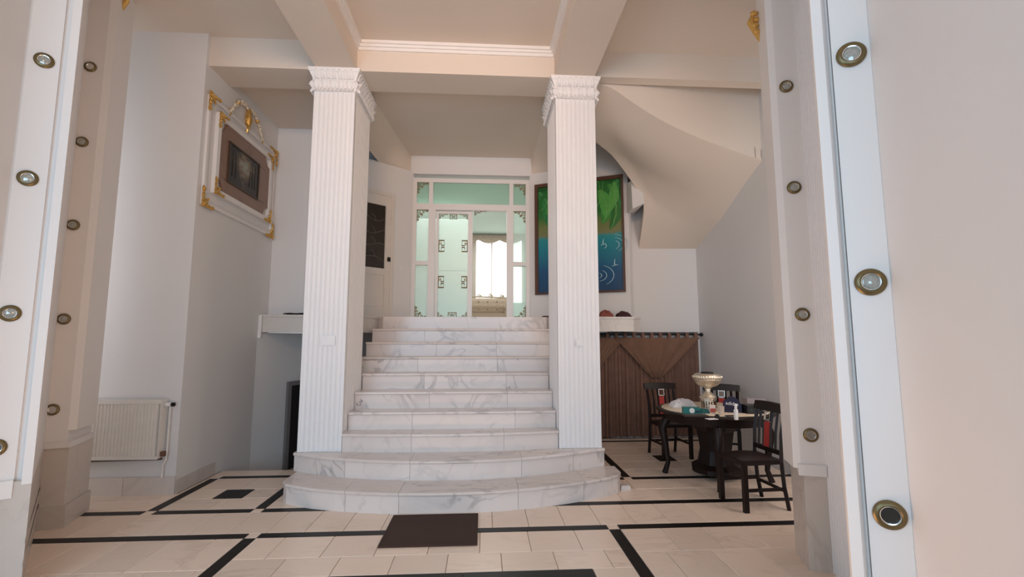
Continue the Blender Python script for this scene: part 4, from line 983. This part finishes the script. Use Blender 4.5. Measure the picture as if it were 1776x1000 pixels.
# ------------------------------------------------------------------ dining chairs (faces local -y)
def make_chair(lab, grp):
    c = thing('dining_chair', (0, 0, 0), lab, 'chair', grp); w_, dp = .185, .19
    mb = MB(); mb.prism([(-.20, -.21), (.20, -.21), (.185, .19), (-.185, .19)], .395, .43); mb.build('seat_frame', WOOD, c)
    mb = MB(); rows = []
    for i in range(9):
        v = i/8; rows.append([(lerp(-.175, .175, k/8), lerp(-.19, .15, v), .432+.028*(math.sin(math.pi*k/8)*math.sin(math.pi*v))**.4) for k in range(9)])
    mb.slab([r_[::-1] for r_ in rows], (0, 0, -.004)); mb.build('seat_cushion', mat('dark_leather_seat', (.018, .010, .009), .4), c, True)
    for s in (-1, 1):
        mb = MB(); mb.prism([(s*w_-.02, -.205), (s*w_+.02, -.205), (s*w_+.02, -.165), (s*w_-.02, -.165)], 0, .395); mb.build('leg', WOOD, c)
        mb = MB(); mb.tube([(s*w_, .225, 0), (s*w_, .19, .2), (s*w_, .175, .42)], .021, 4); mb.build('leg', WOOD, c)
        mb = MB(); mb.tube([(s*w_, .175, .42), (s*w_, .19, .65), (s*(w_+.004), .235, .86)], .020, 4); mb.build('back_post', WOOD, c)
        mb = MB(); mb.box(s*w_-.01, s*w_+.01, -.165, .18, .17, .195); mb.build('stretcher', WOOD, c)
    mb = MB(); rows = []
    for i in range(5):
        t = i/4; rows.append([(lerp(-.225, .225, k/10), .215+.02*t-.012*math.cos((k/10-.5)*3), .83+.075*t+.012*math.sin(math.pi*k/10)*t) for k in range(11)])
    mb.slab(rows, (0, .028, 0)); mb.build('top_rail', WOOD, c, True)
    mb = MB(); mb.box(-w_, w_, .165, .19, .47, .51); mb.build('lower_rail', WOOD, c)
    for x in (-.115, .115): mb = MB(); mb.tube([(x, .175, .50), (x, .188, .66), (x, .222, .84)], .014, 4); mb.build('back_slat', WOOD, c)
    for x in (-.05, .05): mb = MB(); mb.tube([(x, .174, .50), (x, .186, .66), (x, .220, .84)], .012, 4); mb.build('back_slat', WOOD, c)
    mb = MB(); mb.hexa([(-.036, .166, .50), (.036, .166, .50), (.036, .182, .50), (-.036, .182, .50), (-.036, .190, .735), (.036, .190, .735), (.036, .205, .735), (-.036, .205, .735)]); mb.build('red_splat', REDV, c)
    mb = MB(); z = .745
    for (a, b, e, f) in ((-.042, -.032, z, z+.09), (.032, .042, z, z+.09), (-.042, .042, z, z+.01), (-.042, .042, z+.08, z+.09)):
        mb.hexa([(a, .186, e), (b, .186, e), (b, .196, e), (a, .196, e), (a, .186+.18*(f-e), f), (b, .186+.18*(f-e), f), (b, .196+.18*(f-e), f), (a, .196+.18*(f-e), f)])
    mb.build('chrome_buckle', CHROME, c)
    mb = MB(); mb.box(-w_, w_, .195, .21, .15, .175); mb.build('stretcher', WOOD, c)
    return c
ch = make_chair('dark wood dining chair nearest the camera, seen side-on with red splat showing', 'dining chairs')
ch.location = (2.47, 4.33, 0); ch.rotation_euler = (0, 0, R(-86))
c2 = copy_tree(ch); c2['label'] = 'dark wood dining chair left of the samovar in front of the curtain'; c2.location = (2.43, 6.12, 0); c2.rotation_euler = (0, 0, R(6))
c3 = copy_tree(ch); c3['label'] = 'dark wood dining chair mostly hidden behind the samovar by the right wall'; c3.location = (3.03, 5.90, 0); c3.rotation_euler = (0, 0, R(-28))

# ------------------------------------------------------------------ things on the table
ZT = TZ+.006
def ont(px, py): return atz(px, py, ZT)
p = ont(1229, 711); sv = thing('silver_samovar', (p.x, p.y, ZT), 'tall silver samovar urn with wide bowl top on the dining table', 'samovar')
S = p.y/5.1
mb = MB(); mb.lathe([(.005, 0), (.085*S, 0), (.085*S, .012), (.078*S, .02), (.080*S, .12*S), (.088*S, .125*S), (.088*S, .135*S)], (p.x, p.y, ZT), 28); mb.build('base_drum', SILVER, sv, True)
mb = MB(); mb.lathe([(.088*S, .136*S), (.09*S, .145*S), (.075*S, .16*S), (.045*S, .185*S), (.030*S, .20*S), (.030*S, .235*S), (.05*S, .25*S)], (p.x, p.y, ZT), 28); mb.build('stem', SILVER, sv, True)
mb = MB(); mb.lathe([(.05*S, .25*S), (.10*S, .27*S), (.135*S, .30*S), (.148*S, .325*S), (.150*S, .335*S), (.146*S, .34*S)], (p.x, p.y, ZT), 36); mb.build('bowl', SILVER, sv, True)
mb = MB(); P_ = [(.146*S, .341*S), (.152*S, .352*S), (.150*S, .37*S), (.128*S, .395*S), (.10*S, .40*S), (.02, .40*S)]; mb.lathe(P_, (p.x, p.y, ZT), 36); lid = mb.build('bowl_collar', SILVER, sv, True)
mb = MB()
for k in range(36):
    a = 2*math.pi*k/36; mb.ell((p.x+.149*S*math.cos(a), p.y+.149*S*math.sin(a), ZT+.36*S), (.008, .008, .016), 6, 4)
mb.build('gadroon_band', SILVER, sv, True)
mb = MB(); mb.lathe([(.01, .401*S), (.07*S, .401*S), (.06*S, .415*S), (.01, .42*S)], (p.x, p.y, ZT), 20); mb.build('dark_lid', DARKMET, sv, True)
for s in (-1, 1):
    mb = MB(); mb.lathe([(.006, 0), (.012, .01), (.006, .03)], (p.x+s*.05, p.y-.075*S, ZT+.06), 8, (s*.3, -1, 0)); mb.build('tap', SILVER, sv, True)
for k in range(9):
    a = R(190+k*20); mb = MB(); mb.prism([(p.x+.081*S*math.cos(a+d), p.y+.081*S*math.sin(a+d)) for d in (-.06, .06)]+[(p.x+.084*S*math.cos(a+d), p.y+.084*S*math.sin(a+d)) for d in (.06, -.06)], ZT+.03, ZT+.105*S); mb.build('drum_slot', mat('dark_engraving', (.10, .06, .035), .4, metal=.5), sv)
TEAL = mat('teal_card', (.012, .16, .15), .5)
# tissue pack
p = ont(1199, 716); tp = thing('tissue_box', (p.x, p.y, ZT), 'teal tissue pack with a white emblem left of the samovar', 'tissue box')
M = Matrix.Translation((p.x, p.y, ZT)) @ Matrix.Rotation(R(-14), 4, 'Z')
MB().box(-.085, .085, -.045, .045, 0, .06).xf(M).build('pack', TEAL, tp)
mb = MB(); mb.lathe([(.002, 0), (.026, 0), (.026, .0012), (.002, .0012)], (0, -.0455, .032), 18, (0, -1, 0)); mb.xf(M).build('white_emblem', WHITEPL, tp)
mb = MB(); mb.box(.03, .08, -.0465, -.0455, .01, .035); mb.xf(M).build('dark_print', mat('dark_teal_print', (.01, .05, .07), .5), tp)
def crumple(name, p, rx, ry, rz, mt, lab, cat, seed, n=12):
    random.seed(seed); rows = []
    for i in range(n+1):
        rows.append([(p[0]+rx*(2*k/n-1)*(1-.15*random.random()), p[1]+ry*(2*i/n-1)*(1-.15*random.random()), p[2]+.002+rz*max(0, (1-(2*k/n-1)**2)*(1-(2*i/n-1)**2))**.5*(.65+.5*random.random())) for k in range(n+1)])
    mb = MB(); mb.slab(rows, (0, 0, -.002)); o = mb.build(name, mt, smooth=True); tag(o, lab, cat); return o
PAP = mat('white_paper', (.80, .76, .76), .8)
p = ont(1192, 706); crumple('crumpled_napkins', (p.x-.02, p.y+.08, ZT), .15, .09, .085, PAP, 'heap of crumpled white napkins behind the teal tissue pack', 'napkins', 3)
p = ont(1221, 714); crumple('teal_cloth', (p.x-.03, p.y-.06, ZT), .06, .05, .045, mat('teal_cloth', (.008, .09, .09), .8), 'crumpled dark teal cloth beside the samovar base', 'cloth', 5)
# folder / tablet
p = ont(1208, 722); mb = MB(); mb.box(-.115, .115, -.055, .055, 0, .014); mb.xf(Matrix.Translation((p.x+.0, p.y+.03, ZT)) @ Matrix.Rotation(R(-9), 4, 'Z'))
tag(mb.build('dark_folder', mat('dark_grey_folder', (.035, .022, .018), .5)), 'flat dark brown case lying at the front of the table', 'case')
# red and white carton
p = ont(1231, 715); cn = thing('snack_carton', (p.x, p.y-.05, ZT), 'small white and red carton in front of the samovar', 'carton')
mb = MB(); mb.box(p.x-.03, p.x+.03, p.y-.07, p.y-.03, 0+ZT, ZT+.085); mb.build('box', mat('carton_white', (.72, .62, .56), .6), cn)
mb = MB(); mb.box(p.x-.028, p.x+.028, p.y-.0712, p.y-.0702, ZT+.012, ZT+.052); mb.build('red_print', mat('carton_red', (.50, .10, .08), .6), cn)
p = ont(1236, 727); mb = MB(); mb.box(-.05, .05, -.035, .035, 0, .004); mb.xf(Matrix.Translation((p.x, p.y+.02, ZT)) @ Matrix.Rotation(R(10), 4, 'Z')); tag(mb.build('paper_sheet', PAP), 'small white paper slip at the front of the table', 'paper')
p = ont(1244, 725); mb = MB(); mb.box(p.x-.018, p.x+.018, p.y-.012, p.y+.012, ZT+.0, ZT+.03); mb.lathe([(.012, 0), (.014, .004), (.008, .01)], (p.x, p.y, ZT+.03), 10); tag(mb.build('lighter', mat('black_plastic', (.012, .012, .013), .4)), 'tiny black object on the paper slip', 'gadget')
p = ont(1251, 719); mb = MB(); mb.lathe([(.02, 0), (.028, .002), (.031, .06), (.032, .085), (.028, .085), (.026, .01), (.01, .008)], (p.x, p.y, ZT), 20); tag(mb.build('paper_cup', mat('cream_cup', (.66, .52, .42), .5), smooth=True), 'cream cup to the right of the samovar', 'cup')
# navy pouch with lettering
p = ont(1270, 714); pc = thing('navy_pouch', (p.x, p.y, ZT), 'navy blue fabric pouch with white lettering on the table', 'pouch')
NAVY = mat('navy_fabric', (.016, .016, .045), .8, noise=.2, nscale=60)
Mn = Matrix.Translation((p.x, p.y, ZT)) @ Matrix.Rotation(R(-22), 4, 'Z')
mb = MB(); rows = []
prof = [(-.088, 0), (-.088, .085), (-.075, .115), (-.05, .135), (-.02, .16), (.01, .165), (.04, .15), (.065, .12), (.086, .085), (.088, 0)]
f_ = [(x, -.045, z) for x, z in prof]; b_ = [(x*.95, .045, z*.97) for x, z in prof]; n = len(prof)
mb.add(f_+b_, [tuple(range(n)), tuple(range(2*n-1, n-1, -1))]+[(i, (i+1) % n, (i+1) % n+n, i+n)[::-1] for i in range(n)]); mb.xf(Mn).build('bag', NAVY, pc)
cu = bpy.data.curves.new('lettering', 'FONT'); cu.body = 'adidas'; cu.size = .05; cu.extrude = .0006; cu.align_x = 'CENTER'
to = bpy.data.objects.new('lettering_tmp', cu); COL.objects.link(to); bpy.context.view_layer.update()
me = bpy.data.meshes.new_from_object(to.evaluated_get(bpy.context.evaluated_depsgraph_get())); bpy.data.objects.remove(to); me.materials.clear(); me.materials.append(WHITEPL)
inst('lettering', me, pc, Mn @ Matrix.Translation((-.005, -.0458, .075)) @ Matrix.Rotation(R(90), 4, 'X') @ Matrix.Rotation(R(-6), 4, 'Z'))
p = ont(1278, 728); bt = thing('white_bottle', (p.x, p.y+.01, ZT), 'slim white spray bottle in front of the navy pouch', 'bottle')
mb = MB(); mb.lathe([(.01, 0), (.019, .002), (.020, .09), (.014, .10)], (p.x, p.y+.01, ZT), 16); mb.build('body', WHITEPL, bt, True); mb = MB(); mb.lathe([(.012, .10), (.012, .145), (.008, .15)], (p.x, p.y+.01, ZT), 14); mb.build('cap', WHITEPL, bt, True)
p = ont(1265, 721); mb = MB(); mb.box(p.x-.04, p.x+.04, p.y-.015, p.y+.015, ZT, ZT+.008); tag(mb.build('remote_control', MATS['black_plastic']), 'small black remote lying in front of the navy pouch', 'remote')
p = ont(1303, 717); bx_ = thing('black_box', (p.x, p.y, ZT), 'black box at the right side of the table behind the near chair', 'box')
MB().box(p.x-.05, p.x+.13, p.y-.02, p.y+.12, ZT, ZT+.085).build('case', MATS['black_plastic'], bx_); MB().lathe([(.002, 0), (.010, 0), (.010, .002), (.002, .002)], (p.x-.01, p.y-.021, ZT+.04), 12, (0, -1, 0)).build('dial', mat('teal_dial', (.03, .08, .07), .4), bx_)
p = ont(1297, 700); mb = MB(); mb.box(p.x-.12, p.x+.10, 5.28, 5.40, ZT, ZT+.09); tag(mb.build('grey_case', mat('grey_card', (.30, .26, .27), .6)), 'grey carton standing behind the black box on the table', 'carton')

# ------------------------------------------------------------------ things on shelves, floor, columns
crumple('red_cloth', (aty(1050, 545, 6.93).x, 6.92, ZL+.002), .115, .09, .10, mat('red_brown_cloth', (.26, .07, .05), .85), 'crumpled red-brown cloth on the right shelf beside the column', 'cloth', 11)
crumple('maroon_cloth', (aty(1081, 545, 6.93).x, 6.92, ZL+.002), .12, .08, .085, mat('maroon_cloth', (.05, .012, .016), .85), 'crumpled dark maroon cloth on the right shelf', 'cloth', 12)
mb = MB(); rows = [[(-2.70+.55*k/12, 6.50+.2*i/5, ZL+.004+.012*abs(math.sin(k*.8+i))) for k in range(13)] for i in range(6)]; mb.slab(rows, (0, 0, .012)); tag(mb.build('dark_cloth', mat('black_cloth', (.012, .010, .012), .85), smooth=True), 'flat dark cloth lying on the left marble shelf', 'cloth')
mb = MB(); mb.box(.90, 1.0, 6.99, 7.2, ZL, ZL+.022); tag(mb.build('doormat_edge', mat('dark_red_rug', (.07, .012, .014), .9)), 'dark red mat corner at the right end of the landing', 'mat')
mt_ = thing('doormat', (-.39, 3.94, 0), 'plain dark brown doormat on the floor before the stairs', 'mat')
MB().prism([(-.75, 3.62), (-.035, 3.62), (-.035, 4.225), (-.75, 4.225)], .001, .012, [(-.745, 3.625), (-.04, 3.625), (-.04, 4.22), (-.745, 4.22)]).build('pile', BROWNMAT, mt_)
mb = MB()
for (a, b, c, d) in ((-.752, -.033, 3.618, 3.632), (-.752, -.033, 4.214, 4.228), (-.752, -.738, 3.632, 4.214), (-.047, -.033, 3.632, 4.214)): mb.box(a, b, c, d, .001, .0135)
mb.build('bound_edge', BROWNMAT, mt_)
# socket plates on the columns
pz = aty(1005, 594, 4.99); sk = thing('wall_socket', (pz.x, 4.99, pz.z-.03), 'small white socket plate on the right column', 'socket')
MB().box(pz.x-.035, pz.x+.035, 4.985, 4.999, pz.z-.035, pz.z+.035).build('plate', COLP, sk); MB().box(pz.x-.02, pz.x+.02, 4.981, 4.985, pz.z-.02, pz.z+.02).build('rocker', COLP, sk)
pz = aty(569, 590, 4.99); mb = MB(); mb.box(pz.x-.07, pz.x+.07, 4.990, 4.999, pz.z-.05, pz.z+.05); tag(mb.build('blank_plate', COLP), 'white blank cover plate on the left column', 'plate')
# marble chip beside the bottom step
p = atz(1083, 848, 0); mb = MB(); mb.prism([(p.x-.05, p.y-.05), (p.x+.06, p.y-.04), (p.x+.05, p.y+.06), (p.x-.04, p.y+.05)], .001, .045, [(p.x-.04, p.y-.04), (p.x+.045, p.y-.035), (p.x+.04, p.y+.045), (p.x-.035, p.y+.04)]); tag(mb.build('marble_offcut', STEP), 'small white marble offcut on the floor beside the bottom step', 'stone')
